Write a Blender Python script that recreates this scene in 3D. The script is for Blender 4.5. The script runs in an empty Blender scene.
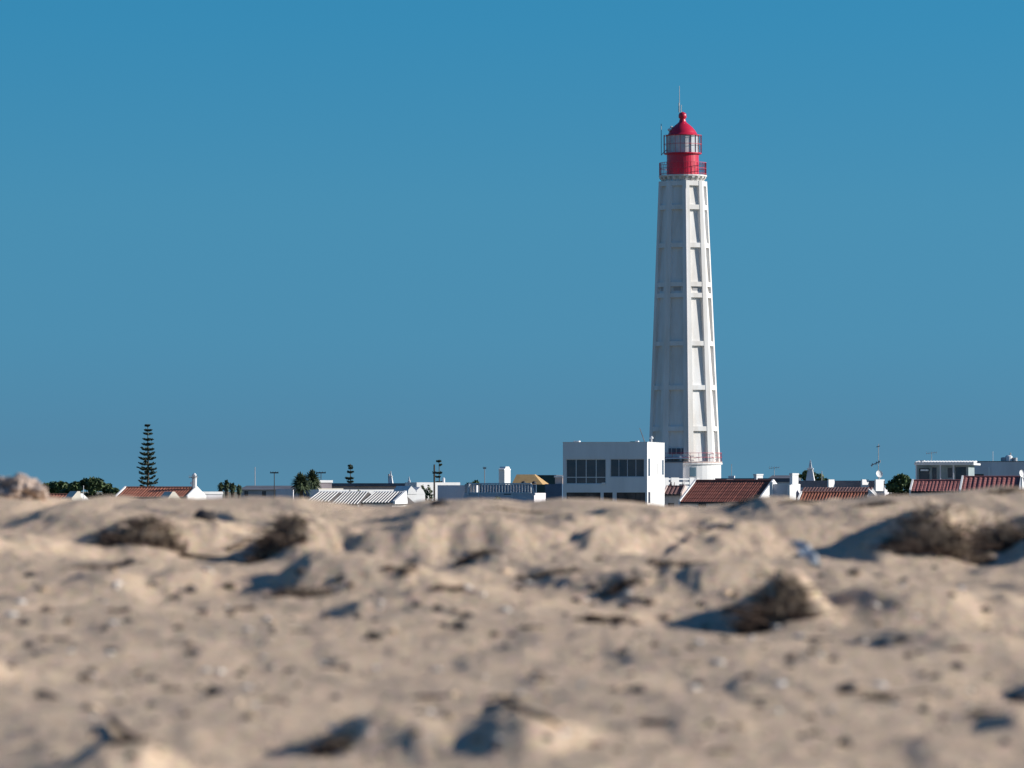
import bpy, math, random
import numpy as np
from mathutils import Vector, Matrix
R_ = math.radians
scene = bpy.context.scene
COL = scene.collection

# ------------------------------------------------------------------ camera
F = 5000.0                       # focal length in pixels (176 mm on a 36 mm frame)
EYE = 3.5                        # eye height above the village ground
PITCH = math.atan(106.0 / F)
PHI, ELEV = 90.0, 21.0           # sun: azimuth to the right of the view axis' reverse, elevation

def W(x, y, d):
    """the point that shows at photo position x, y when it stands d metres away"""
    u, v = (x - 512) / F, (384 - y) / F
    dy = math.cos(PITCH) - v * math.sin(PITCH)
    dz = math.sin(PITCH) + v * math.cos(PITCH)
    return Vector((u * d / dy, d, EYE + dz * d / dy))
def PX(d): return d / F           # metres per pixel at distance d

cam = bpy.data.cameras.new('camera')
co = bpy.data.objects.new('camera', cam); COL.objects.link(co)
co.location = (0, 0, EYE); co.rotation_euler = (R_(90) + PITCH, 0, 0)
cam.sensor_width = 36; cam.lens = F / 1024 * 36
cam.clip_start = 0.1; cam.clip_end = 20000
cam.dof.use_dof = True; cam.dof.focus_distance = 560; cam.dof.aperture_fstop = 4.7
cam.dof.aperture_blades = 0
scene.camera = co
scene.render.resolution_x, scene.render.resolution_y = 1024, 768

# ------------------------------------------------------------------ light
sd = bpy.data.lights.new('sun', 'SUN'); so = bpy.data.objects.new('sun', sd); COL.objects.link(so)
sd.energy = 4.6; sd.angle = R_(0.53); sd.color = (1.0, 0.94, 0.86)
svec = Vector((math.sin(R_(PHI)) * math.cos(R_(ELEV)), -math.cos(R_(PHI)) * math.cos(R_(ELEV)), math.sin(R_(ELEV))))
so.rotation_euler = svec.to_track_quat('Z', 'Y').to_euler()
so.location = (200, 0, 120)
world = bpy.data.worlds.new('World'); scene.world = world; world.use_nodes = True
nt = world.node_tree; nt.nodes.clear()
def N(t, nt=nt): return nt.nodes.new(t)
out = N('ShaderNodeOutputWorld'); bg = N('ShaderNodeBackground'); sky = N('ShaderNodeTexSky')
sky.sky_type = 'NISHITA'; sky.sun_disc = False; sky.sun_elevation = R_(ELEV); sky.sun_rotation = R_(180 - PHI)
sky.altitude = 50; sky.air_density = 1.0; sky.dust_density = 0.35; sky.ozone_density = 2.2
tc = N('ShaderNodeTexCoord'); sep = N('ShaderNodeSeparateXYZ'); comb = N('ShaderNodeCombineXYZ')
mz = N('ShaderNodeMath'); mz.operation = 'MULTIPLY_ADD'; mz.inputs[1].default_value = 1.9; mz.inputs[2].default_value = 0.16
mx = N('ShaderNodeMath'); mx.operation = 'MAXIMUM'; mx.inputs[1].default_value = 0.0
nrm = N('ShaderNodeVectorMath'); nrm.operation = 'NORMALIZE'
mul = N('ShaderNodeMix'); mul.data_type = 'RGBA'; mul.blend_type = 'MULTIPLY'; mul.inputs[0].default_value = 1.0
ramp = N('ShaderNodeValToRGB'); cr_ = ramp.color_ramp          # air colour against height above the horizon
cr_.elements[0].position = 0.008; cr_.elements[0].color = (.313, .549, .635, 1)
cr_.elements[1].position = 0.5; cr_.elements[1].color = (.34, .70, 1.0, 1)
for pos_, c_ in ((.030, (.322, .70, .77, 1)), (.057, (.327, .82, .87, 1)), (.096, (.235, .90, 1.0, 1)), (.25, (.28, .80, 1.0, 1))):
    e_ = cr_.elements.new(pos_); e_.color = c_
L = nt.links.new
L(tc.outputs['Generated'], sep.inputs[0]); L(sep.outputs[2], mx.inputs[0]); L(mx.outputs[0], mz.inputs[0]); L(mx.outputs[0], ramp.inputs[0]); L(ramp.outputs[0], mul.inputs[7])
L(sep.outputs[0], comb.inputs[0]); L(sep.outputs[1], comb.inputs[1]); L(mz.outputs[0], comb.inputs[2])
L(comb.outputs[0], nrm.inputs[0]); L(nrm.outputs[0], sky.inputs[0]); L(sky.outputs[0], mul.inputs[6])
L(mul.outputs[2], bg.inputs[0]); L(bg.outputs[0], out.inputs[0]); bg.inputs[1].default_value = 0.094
vs = scene.view_settings
vs.view_transform = 'Standard'; vs.look = 'None'; vs.exposure = 0.50; vs.gamma = 1.0
try: scene.cycles.use_denoising = True
except Exception: pass

# ------------------------------------------------------------------ materials
def mat(name, col, rough=0.8, var=0.12, scale=3.0, bump=0.0, bscale=20.0, col2=None, spec=0.3, metal=0.0, streak=False):
    m = bpy.data.materials.new(name); m.use_nodes = True
    t = m.node_tree; b = t.nodes['Principled BSDF']
    b.inputs['Roughness'].default_value = rough; b.inputs['Specular IOR Level'].default_value = spec
    b.inputs['Metallic'].default_value = metal
    g = t.nodes.new('ShaderNodeNewGeometry'); mp = t.nodes.new('ShaderNodeMapping')
    t.links.new(g.outputs['Position'], mp.inputs[0])
    if streak: mp.inputs['Scale'].default_value = (1, 1, 0.16)
    n = t.nodes.new('ShaderNodeTexNoise'); n.inputs['Scale'].default_value = scale
    n.inputs['Detail'].default_value = 6; n.inputs['Roughness'].default_value = 0.65
    t.links.new(mp.outputs[0], n.inputs['Vector'])
    r = t.nodes.new('ShaderNodeValToRGB')
    c2 = col2 or tuple(c * (1 - 2 * var) for c in col)
    r.color_ramp.elements[0].position = 0.33; r.color_ramp.elements[0].color = (*c2, 1)
    r.color_ramp.elements[1].position = 0.66; r.color_ramp.elements[1].color = (*[min(1, c * (1 + (0 if col2 else var * .5))) for c in col], 1)
    t.links.new(n.outputs[0], r.inputs[0]); t.links.new(r.outputs[0], b.inputs['Base Color'])
    if bump:
        bn = t.nodes.new('ShaderNodeTexNoise'); bn.inputs['Scale'].default_value = bscale; bn.inputs['Detail'].default_value = 5
        bu = t.nodes.new('ShaderNodeBump'); bu.inputs['Strength'].default_value = bump; bu.inputs['Distance'].default_value = 0.05
        t.links.new(g.outputs['Position'], bn.inputs['Vector']); t.links.new(bn.outputs[0], bu.inputs['Height'])
        t.links.new(bu.outputs[0], b.inputs['Normal'])
    return m
M = {}
M['white'] = mat('whitewash', (0.71, 0.71, 0.71), 0.8, 0.05, 0.9, streak=True)
M['tower'] = mat('tower_paint', (0.75, 0.75, 0.745), 0.6, col2=(0.63, 0.595, 0.55), scale=0.8, streak=True)
M['tower_stain'] = mat('weathered_paint', (0.74, 0.72, 0.69), 0.7, 0.14, 1.6, streak=True)
M['cream'] = mat('cream_render', (0.72, 0.66, 0.56), 0.85, 0.08, 0.9)
M['grey'] = mat('grey_render', (0.42, 0.42, 0.43), 0.85, 0.1, 0.8, streak=True)
M['pale'] = mat('pale_render', (0.66, 0.64, 0.67), 0.85, 0.08, 0.7, streak=True)
M['pink'] = mat('pinkish_render', (0.58, 0.46, 0.42), 0.85, 0.12, 1.0)
M['blue'] = mat('blue_wall', (0.05, 0.10, 0.17), 0.7, 0.08, 1.0)
M['door'] = mat('blue_grey_door', (0.13, 0.22, 0.28), 0.6, 0.1, 2)
M['teal'] = mat('dark_green_cladding', (0.035, 0.075, 0.075), 0.8, 0.1, 1.2)
M['red'] = mat('red_paint', (0.54, 0.014, 0.050), 0.35, 0.07, 1.5, spec=0.5)
M['rail'] = mat('red_rail_paint', (0.58, 0.06, 0.09), 0.5, 0.1, 3)
M['dark'] = mat('dark_frame', (0.05, 0.05, 0.055), 0.6)
M['metal'] = mat('galvanised', (0.30, 0.30, 0.31), 0.5, 0.15, 4, metal=0.3)
M['glass'] = mat('dark_glass', (0.11, 0.090, 0.092), 0.08, col2=(0.030, 0.045, 0.070), scale=0.45, spec=0.6)
M['curtain'] = mat('drawn_curtain', (0.12, 0.10, 0.095), 0.8, 0.3, 1.2)
M['lens'] = mat('lantern_glass', (0.55, 0.56, 0.58), 0.18, 0.15, 0.8, spec=0.7)
M['tile'] = mat('clay_tile', (0.30, 0.100, 0.070), 0.85, col2=(0.19, 0.070, 0.052), scale=1.1)
M['tile2'] = mat('orange_clay_tile', (0.34, 0.125, 0.078), 0.85, col2=(0.20, 0.080, 0.055), scale=1.3)
M['tile3'] = mat('old_clay_tile', (0.20, 0.105, 0.095), 0.85, col2=(0.11, 0.065, 0.065), scale=1.4)
M['tile_red'] = mat('faded_red_tile', (0.31, 0.115, 0.105), 0.85, col2=(0.20, 0.078, 0.076), scale=1.2)
M['shaded_pale'] = mat('shaded_pale_render', (0.27, 0.33, 0.35), 0.85, 0.08, 0.8)  # pale porch walls with their shadow mixed into a darker grey-teal
M['mauve'] = mat('mauve_render', (0.25, 0.22, 0.24), 0.85, 0.12, 0.9)
M['tan'] = mat('thatch_tan', (0.55, 0.36, 0.16), 0.9, col2=(0.38, 0.24, 0.11), scale=2)
M['wtile'] = mat('whitewashed_tile', (0.72, 0.71, 0.70), 0.8, 0.06, 2)
M['gutter'] = mat('dark_tile_channel', (0.10, 0.09, 0.09), 0.85, 0.15, 2)
M['slate'] = mat('dark_flat_roof', (0.13, 0.14, 0.17), 0.85, 0.15, 0.7)
M['leaf'] = mat('leaf', (0.100, 0.145, 0.058), 0.6, col2=(0.050, 0.078, 0.036), scale=0.8, spec=0.25)  # leaf, pine and palm colours lightened to stand in for distance haze
M['pine'] = mat('pine_needles', (0.075, 0.100, 0.068), 0.65, col2=(0.042, 0.062, 0.045), scale=1.5, spec=0.2)
M['palm'] = mat('palm_leaf', (0.085, 0.110, 0.052), 0.5, col2=(0.042, 0.060, 0.034), scale=1.4, spec=0.35)
M['bark'] = mat('bark', (0.13, 0.10, 0.075), 0.9, 0.25, 3)
M['wood'] = mat('dark_wood_pole', (0.07, 0.055, 0.045), 0.85, 0.2, 3)
M['twig'] = mat('dry_twig', (0.105, 0.066, 0.047), 0.9, col2=(0.034, 0.022, 0.017), scale=9)
M['twig2'] = mat('bleached_twig', (0.36, 0.28, 0.20), 0.9, col2=(0.18, 0.13, 0.09), scale=9)
M['drift'] = mat('driftwood', (0.24, 0.17, 0.115), 0.9, col2=(0.10, 0.07, 0.05), scale=25)
M['plastic'] = mat('plastic_film', (0.62, 0.70, 0.80), 0.25, 0.06, 30, spec=0.5)
M['stone_dark'] = mat('dark_pebble', (0.07, 0.062, 0.062), 0.8, 0.25, 60)
M['stone_brown'] = mat('brown_pebble', (0.20, 0.14, 0.10), 0.85, 0.25, 60)
M['shell'] = mat('shell', (0.72, 0.66, 0.60), 0.5, 0.12, 50)
M['shell_orange'] = mat('orange_shell', (0.66, 0.42, 0.22), 0.5, col2=(0.70, 0.60, 0.48), scale=40)
M['rock'] = mat('pale_rock', (0.56, 0.45, 0.38), 0.95, col2=(0.30, 0.22, 0.18), scale=14, bump=0.6, bscale=40)

def sand_material():
    m = bpy.data.materials.new('dry_sand'); m.use_nodes = True; t = m.node_tree; b = t.nodes['Principled BSDF']
    b.inputs['Roughness'].default_value = 0.95; b.inputs['Specular IOR Level'].default_value = 0.1
    g = t.nodes.new('ShaderNodeNewGeometry')
    def noise(s, d=5, r=.6):
        n = t.nodes.new('ShaderNodeTexNoise'); n.inputs['Scale'].default_value = s; n.inputs['Detail'].default_value = d
        n.inputs['Roughness'].default_value = r; t.links.new(g.outputs['Position'], n.inputs['Vector']); return n
    r1 = t.nodes.new('ShaderNodeValToRGB'); n1 = noise(1.6, 6)
    r1.color_ramp.elements[0].position = .3; r1.color_ramp.elements[0].color = (.540, .414, .304, 1)
    r1.color_ramp.elements[1].position = .7; r1.color_ramp.elements[1].color = (.620, .480, .352, 1)
    n2 = noise(22, 4, .7); r2 = t.nodes.new('ShaderNodeValToRGB')
    r2.color_ramp.elements[0].position = .34; r2.color_ramp.elements[0].color = (.62, .58, .56, 1)
    r2.color_ramp.elements[1].position = .50; r2.color_ramp.elements[1].color = (1.02, 1.0, .98, 1)
    mm = t.nodes.new('ShaderNodeMix'); mm.data_type = 'RGBA'; mm.blend_type = 'MULTIPLY'; mm.inputs[0].default_value = .80
    n3 = noise(90, 4, .75)
    n4 = noise(34, 3, .8); hs = t.nodes.new('ShaderNodeHueSaturation'); hs.inputs['Saturation'].default_value = 1.3
    m2 = t.nodes.new('ShaderNodeMix'); m2.data_type = 'RGBA'; m2.blend_type = 'SOFT_LIGHT'; m2.inputs[0].default_value = .55
    t.links.new(n4.outputs['Color'], hs.inputs['Color']); t.links.new(mm.outputs[2], m2.inputs[6]); t.links.new(hs.outputs[0], m2.inputs[7])
    bu = t.nodes.new('ShaderNodeBump'); bu.inputs['Strength'].default_value = .5; bu.inputs['Distance'].default_value = .02
    t.links.new(n1.outputs[0], r1.inputs[0]); t.links.new(n2.outputs[0], r2.inputs[0])
    t.links.new(r1.outputs[0], mm.inputs[6]); t.links.new(r2.outputs[0], mm.inputs[7])
    t.links.new(m2.outputs[2], b.inputs['Base Color']); t.links.new(n3.outputs[0], bu.inputs['Height'])
    t.links.new(bu.outputs[0], b.inputs['Normal'])
    return m
M['sand'] = sand_material()
M['ground'] = mat('sandy_scrub', (0.27, 0.23, 0.18), 0.95, col2=(0.10, 0.11, 0.06), scale=0.05)

# ------------------------------------------------------------------ mesh helpers
class MB:
    def __init__(s): s.v = []; s.f = []; s.T = Matrix.Identity(4)
    def add(s, vs, fs):
        k = len(s.v); s.v += [tuple(s.T @ Vector(p)) for p in vs]; s.f += [tuple(i + k for i in f) for f in fs]; return s
    def box(s, x0, x1, y0, y1, z0, z1):
        return s.add([(x0,y0,z0),(x1,y0,z0),(x1,y1,z0),(x0,y1,z0),(x0,y0,z1),(x1,y0,z1),(x1,y1,z1),(x0,y1,z1)],
              [(3,2,1,0),(4,5,6,7),(0,1,5,4),(1,2,6,5),(2,3,7,6),(3,0,4,7)])
    def loft(s, rings, cap=True):
        n = len(rings[0]); vs = [p for r in rings for p in r]; fs = []
        for i in range(len(rings) - 1):
            for j in range(n):
                a, b = i*n + j, i*n + (j+1) % n
                fs.append((a, b, b + n, a + n))
        if cap: fs.append(tuple(range(n - 1, -1, -1))); fs.append(tuple(range((len(rings)-1)*n, len(rings)*n)))
        return s.add(vs, fs)
    def lathe(s, prof, n=24, cx=0, cy=0, a0=0.0):
        return s.loft([[(cx + r*math.cos(a0 + 2*math.pi*j/n), cy + r*math.sin(a0 + 2*math.pi*j/n), z) for j in range(n)] for r, z in prof])
    def tube(s, p, q, r, r2=None, n=6):
        p, q = Vector(p), Vector(q); r2 = r if r2 is None else r2
        d = (q - p).normalized(); a = d.orthogonal().normalized(); b = d.cross(a)
        return s.loft([[tuple(c + (a*math.cos(2*math.pi*j/n) + b*math.sin(2*math.pi*j/n))*rr) for j in range(n)] for c, rr in ((p, r), (q, r2))])
    def path(s, pts, r0, r1, n=5):
        pts = [Vector(p) for p in pts]; rings = []
        for i, p in enumerate(pts):
            d = (pts[min(i+1, len(pts)-1)] - pts[max(i-1, 0)]).normalized()
            a = d.orthogonal().normalized(); b = d.cross(a); rr = r0 + (r1 - r0)*i/(len(pts)-1)
            rings.append([tuple(p + (a*math.cos(2*math.pi*j/n) + b*math.sin(2*math.pi*j/n))*rr) for j in range(n)])
        return s.loft(rings)
    def build(s, name, m, parent=None, smooth=False):
        me = bpy.data.meshes.new(name); me.from_pydata(s.v, [], s.f); me.update()
        if smooth: me.polygons.foreach_set('use_smooth', [True]*len(me.polygons))
        me.materials.append(M[m] if isinstance(m, str) else m)
        o = bpy.data.objects.new(name, me); COL.objects.link(o)
        if parent is not None: o.parent = parent
        return o
def tag(o, label, cat, group=None, kind=None):
    if label: o['label'] = label
    if cat: o['category'] = cat
    if group: o['group'] = group
    if kind: o['kind'] = kind
    return o
def thing(name, label, cat, loc, rz=0.0, group=None):
    o = bpy.data.objects.new(name, None); o.empty_display_size = .3; COL.objects.link(o)
    o.location = loc; o.rotation_euler = (0, 0, rz); return tag(o, label, cat, group)

# ------------------------------------------------------------------ terrain
def perlin(x, y, seed):
    rs = np.random.RandomState(seed); P = rs.permutation(512); G = rs.uniform(0, 2*np.pi, 512)
    xi, yi = np.floor(x).astype(int), np.floor(y).astype(int); xf, yf = x - xi, y - yi
    u, v = xf*xf*xf*(xf*(xf*6-15)+10), yf*yf*yf*(yf*(yf*6-15)+10)
    def g(ix, iy, dx, dy):
        a = G[P[(P[ix & 511] + iy) & 511]]; return np.cos(a)*dx + np.sin(a)*dy
    n00, n10 = g(xi, yi, xf, yf), g(xi+1, yi, xf-1, yf); n01, n11 = g(xi, yi+1, xf, yf-1), g(xi+1, yi+1, xf-1, yf-1)
    return ((n00*(1-u)+n10*u)*(1-v) + (n01*(1-u)+n11*u)*v) * 1.5
BD = np.array([-30, -8, 0, 5, 9, 13, 16, 20, 25, 28, 32, 37, 44, 56, 75, 105, 150, 200.])
BZ = np.array([-2.4, -1.1, -.98, -.90, -.82, -.72, -.62, -.485, -.318, -.2175, -.083, -.11, -.40, -1.15, -2.1, -3.2, -3.9, -4.6])
def base(d): return np.interp(d, BD, BZ)
def d_of_y(y):
    ds = np.linspace(5, 32, 2000); ys = 490 - base(ds) / ds * F
    return float(np.interp(-y, -ys, ds))
CX = [-200, -60, 0, 42, 60, 75, 95, 112, 130, 160, 190, 230, 300, 340, 370, 400, 430, 470, 500, 530, 560, 600, 640, 662, 690, 722, 742, 760, 785, 800, 820, 850, 870, 900, 930, 960, 990, 1008, 1024, 1060, 1200]
CY = [501, 496, 494, 498, 504, 500, 497, 498, 501, 499, 500, 500, 501, 509, 514, 512, 504, 501, 501, 504, 501, 501, 505, 508, 513, 512, 506, 500, 500, 504, 506, 504, 499, 497, 496, 492, 490, 487, 489, 493, 500]
# hummocks: x, y of the foot, half widths to the left (steep) and right (gentle) in px, height px, depth m
HUM = [
 (146, 545, 60, 90, 40, .9), (292, 556, 44, 40, 46, .9), (400, 553, 96, 110, 22, 1.1), (560, 553, 190, 190, 30, 1.5), (336, 597, 66, 130, 38, .7), (165, 594, 100, 150, 28, .8),
 (500, 561, 40, 130, 15, .6), (600, 536, 110, 150, 20, 1.4), (592, 587, 66, 120, 20, .7), (716, 590, 80, 160, 32, .9), (652, 597, 44, 90, 14, .5),
 (950, 555, 66, 140, 52, 1.1), (796, 626, 44, 40, 62, .7), (902, 624, 92, 170, 38, .8), (930, 650, 56, 130, 20, .5), (855, 517, 56, 110, 13, 1.0),
 (50, 599, 66, 100, 20, .7), (425, 610, 90, 140, 20, .7), (30, 550, 60, 90, 18, .9), (640, 532, 56, 110, 11, .9),
 (112, 806, 124, 60, 56, .42), (384, 756, 62, 130, 46, .38), (528, 762, 74, 70, 44, .36), (692, 738, 50, 100, 15, .3), (1018, 730, 44, 70, 18, .3),
 (245, 642, 80, 110, 7, .5), (570, 650, 90, 110, 8, .5), (90, 657, 80, 100, 7, .5), (790, 692, 80, 110, 7, .4), (960, 692, 60, 100, 7, .4), (250, 702, 70, 110, 6, .4),
 (1100, 560, 55, 90, 36, 1.1), (-70, 560, 60, 90, 30, 1.1), (1120, 700, 60, 90, 40, .5), (-80, 690, 60, 90, 36, .5), (60, 530, 60, 100, 14, 1.1), (760, 541, 60, 110, 12, .9),
]
HW = []
for hx, hy, wl, wr, hh, dep in HUM:
    d = d_of_y(min(hy, 800)); p = PX(d); HW.append(((hx-512)*p, d + 3.2*hh*p, wl*p, wr*p, hh*p*.80, dep*1.15))
def terrain_rel(X, D):
    X = np.asarray(X, float); D = np.asarray(D, float)
    z = base(D)
    # crest line against the village
    px = 512 + X / 32.0 * F
    dz = (504.5 - np.interp(px, CX, CY)) * 32 / F
    w = np.where(D < 32, np.exp(-((D-32)/3.4)**2), np.exp(-((D-32)/5.0)**2))
    z = z + dz * w
    near = np.clip(1 - np.abs(D - 33)/5, 0, 1)
    a = (1 - .72*near) * np.interp(D, [13, 17.5, 20, 24], [.65, .65, .95, 1.1])
    wx = X + .25*perlin(X*.9, D*.4, 5); wd = D + .6*perlin(X*.7, D*.3, 6)
    z = z + a*(.046*perlin(wx/1.25, wd/2.0, 1) + .017*perlin(wx/.50+7, wd/1.0, 2))
    r = perlin(wx/.27+3, wd/.62, 3); z = z + a*.014*(np.abs(r)*-1.3+.3)
    z = z + (.35+.65*a)*(.0058*perlin(X/.12, D/.27, 4) + .0040*perlin(X/.055, D/.11, 8) + .0024*perlin(X/.028, D/.05, 9))
    # wind scarps: gentle to windward, steep towards the left
    for lam, amp, sd_, dk in ((1.6, .056, 21, .55), (.8, .024, 31, -.8)):
        ph = X/lam + 1.1*perlin(X*.55/lam, D*.32/lam, sd_) + dk*D*.32/lam + .10*perlin(X*2.5/lam, D*1.1/lam, sd_+1)
        f = ph - np.floor(ph); up = np.clip(f/.13, 0, 1); up = up*up*(3-2*up); dn = np.clip((1-f)/.87, 0, 1)
        prof = np.where(f < .13, up, dn**1.3)
        msk = np.clip(perlin(X/(1.6*lam)+3, D/(2.2*lam), sd_+2)*2.2 + .25, 0, 1)
        z = z + amp*(prof - .42)*msk*(1 - .85*np.clip(1 - np.abs(D - 33)/6.5, 0, 1))*np.interp(D, [12, 18, 22], [.35, .65, 1.05])
    for cx, cd, wl, wr, h, dep in HW:
        sel = (np.abs(D - cd) < dep*3) & (X > cx - wl*4.6) & (X < cx + wr*3.2)
        if not np.any(sel): continue
        x, d = X[sel], D[sel]
        jit = perlin(x/.26+cx*3, d/.5, 11)*wl*.35 + perlin(x/.08, d/.18+cx, 12)*wl*.10
        t = x - cx + jit
        fx = np.where(t < 0, np.exp(-np.abs(t/wl)**2.2*1.6), np.exp(-np.abs(t/wr)**2.2*1.3))
        fw = max(.2, 2.3*h); dd = d - cd + perlin(x/.55+cx, d*0+cd, 14)*.22 + perlin(x/.2+cx, d*0+cd, 15)*.035 - .20*(x - cx)
        fd = np.where(dd < 0, np.exp(-np.abs(dd/fw)**2.0), np.exp(-(dd/(dep*1.1))**2))
        rough = 1 + .09*perlin(x/.4+5, d/.5, 13)
        hollow = .30*h*np.exp(-((t + 1.7*wl)/(1.2*wl))**2)*np.exp(-(dd/(dep*.8))**2)
        z[sel] = z[sel] + h*fx*fd*rough - hollow
    # far sides slope down out of sight
    ax = np.abs(X); lim = 9 + .22*np.maximum(D, 0)
    z = z - np.clip(ax - lim, 0, 99)**1.3*.09
    return z

def build_terrain():
    rows = np.concatenate([np.linspace(-28, 4, 40), np.geomspace(4.2, 50, 1250), np.linspace(51, 190, 60)])
    t = np.linspace(-1, 1, 1000); t = np.sign(t)*(np.abs(t)*.35 + .65*np.abs(t)**3.0)
    Wd = 4.5 + np.maximum(rows, 0)*.40
    X = t[None, :]*Wd[:, None]; D = np.repeat(rows[:, None], len(t), 1)
    Z = EYE + terrain_rel(X, D)
    nr, nc = X.shape
    co_ = np.stack([X, D, Z], -1).reshape(-1, 3)
    i = np.arange(nr-1)[:, None]*nc + np.arange(nc-1)[None, :]
    q = np.stack([i, i+1, i+nc+1, i+nc], -1).reshape(-1, 4)
    me = bpy.data.meshes.new('sand_dune')
    me.vertices.add(len(co_)); me.vertices.foreach_set('co', co_.ravel())
    me.loops.add(q.size); me.loops.foreach_set('vertex_index', q.ravel().astype(np.int32))
    me.polygons.add(len(q)); me.polygons.foreach_set('loop_start', np.arange(0, q.size, 4, dtype=np.int32))
    me.polygons.foreach_set('use_smooth', np.ones(len(q), bool))
    me.update(calc_edges=True); me.validate()
    me.materials.append(M['sand'])
    o = bpy.data.objects.new('sand_dune', me); COL.objects.link(o)
    tag(o, 'wind sculpted pale beach sand with low hummocks', 'sand', kind='structure'); return o
from mathutils.bvhtree import BVHTree
_t = build_terrain(); SAND = BVHTree.FromPolygons([v.co[:] for v in _t.data.vertices], [tuple(p.vertices) for p in _t.data.polygons])
def ground_z(x, d):
    h = SAND.ray_cast(Vector((x, d, EYE + 3)), Vector((0, 0, -1))); return h[0].z if h[0] else EYE + float(base(d))
g = MB().box(-7000, 7000, -3000, 11000, -2, 0).build('ground', 'ground')
tag(g, 'flat sandy island ground around the village', 'ground', kind='structure')

# ------------------------------------------------------------------ houses
class House:
    """a building whose front (towards the beach) spans x0..x1 in the photo at distance d"""
    def __init__(s, name, label, cat, x0, x1, d, depth, a=9, group=None):
        s.d, s.a = d, R_(a); s.p = PX(d); s.xc = (x0 + x1)/2
        s.w = (x1 - x0)*s.p/math.cos(s.a); s.dep = depth
        c = W(s.xc, 490, d); s.root = thing(name, label, cat, (c.x, d, 0), -s.a, group)
    def lx(s, px): return (px - s.xc)*s.p/math.cos(s.a)
    def lz(s, py): return W(s.xc, py, s.d).z
    def wall(s, ytop, m, rects=(), name='wall', x0=None, x1=None, y=0.0, dep=None, z0=0.0, rev=.16):
        """box with window openings cut through the front; rects in photo pixels"""
        X0 = -s.w/2 if x0 is None else s.lx(x0); X1 = s.w/2 if x1 is None else s.lx(x1)
        Z1 = s.lz(ytop); dep = s.dep if dep is None else dep
        rr = [(s.lx(a), s.lx(b), max(.05, s.lz(c2)), s.lz(c1)) for a, b, c1, c2 in rects]
        mb = MB(); facade(mb, X0, X1, y, y + dep, z0, Z1, rr, rev); o = mb.build(name, m, s.root)
        return o, rr
    def windows(s, rr, frame='dark', glass='glass', cols=1, rows=(), y=0.0, rev=.16, t=.05, name='window'):
        for k, (a, b, c, e) in enumerate(rr):
            f = MB(); f.box(a, a+t, y+rev-.06, y+rev-.004, c, e).box(b-t, b, y+rev-.06, y+rev-.004, c, e)
            f.box(a+t, b-t, y+rev-.06, y+rev-.004, c, c+t).box(a+t, b-t, y+rev-.06, y+rev-.004, e-t, e)
            for i in range(1, cols):
                xm = a + (b-a)*i/cols; f.box(xm-t/2, xm+t/2, y+rev-.058, y+rev-.006, c+t, e-t)
            for fr in rows:
                zm = c + (e-c)*fr; f.box(a+t, b-t, y+rev-.054, y+rev-.008, zm-t/2, zm+t/2)
            fo = f.build(name, frame, s.root)
            MB().box(a+t*.5, b-t*.5, y+rev-.03, y+rev-.012, c+t*.5, e-t*.5).build('pane', glass, fo)
    def box(s, name, m, x0, x1, y0, y1, ya=0.0, yb=None, parent=None):
        yb = s.dep if yb is None else yb
        return MB().box(s.lx(x0), s.lx(x1), ya, yb, s.lz(y1) if y1 is not None else 0.0, s.lz(y0)).build(name, m, parent or s.root)

def facade(mb, X0, X1, Y0, Y1, Z0, Z1, rr, rev=.16):
    xs = sorted({X0, X1, *[v for r in rr for v in r[:2]]}); zs = sorted({Z0, Z1, *[v for r in rr for v in r[2:]]})
    for i in range(len(xs)-1):
        for j in range(len(zs)-1):
            cx, cz = (xs[i]+xs[i+1])/2, (zs[j]+zs[j+1])/2
            if any(r[0] < cx < r[1] and r[2] < cz < r[3] for r in rr): continue
            mb.add([(xs[i],Y0,zs[j]),(xs[i+1],Y0,zs[j]),(xs[i+1],Y0,zs[j+1]),(xs[i],Y0,zs[j+1])], [(0,1,2,3)])
    for a, b, c, e in rr:
        y = Y0 + rev
        mb.add([(a,Y0,c),(b,Y0,c),(b,Y0,e),(a,Y0,e),(a,y,c),(b,y,c),(b,y,e),(a,y,e)], [(0,4,5,1),(1,5,6,2),(2,6,7,3),(3,7,4,0),(4,7,6,5)])
    mb.add([(X0,Y0,Z0),(X1,Y0,Z0),(X1,Y1,Z0),(X0,Y1,Z0),(X0,Y0,Z1),(X1,Y0,Z1),(X1,Y1,Z1),(X0,Y1,Z1)], [(4,5,6,7),(1,2,6,5),(2,3,7,6),(3,0,4,7)])

def tile_sheet(mb, eL, eR, rL, rR, pitch=.26, amp=.06, courses=6, seed=0):
    """corrugated clay tile slope between eave and ridge corners"""
    eL, eR, rL, rR = map(Vector, (eL, eR, rL, rR)); n = max(2, int((eR-eL).length/pitch)); nx = n*6
    nn = (eR-eL).cross(rL-eL).normalized(); rnd = random.Random(seed)
    vs, fs = [], []
    rows = []
    for c in range(courses):
        rows += [(c/courses, .014), ((c+.999)/courses, 0.0)]
    jit = [rnd.uniform(-.012, .012) for _ in range(nx+1)]
    for t, lift in rows:
        for i in range(nx+1):
            u = i/nx; p = (eL*(1-u)+eR*u)*(1-t) + (rL*(1-u)+rR*u)*t
            vs.append(tuple(p + nn*(amp*abs(math.sin(math.pi*u*n)) + lift + jit[i])))
    for r in range(len(rows)-1):
        for i in range(nx):
            a = r*(nx+1)+i; fs.append((a, a+1, a+nx+2, a+nx+1))
    mb.add(vs, fs)

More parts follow.
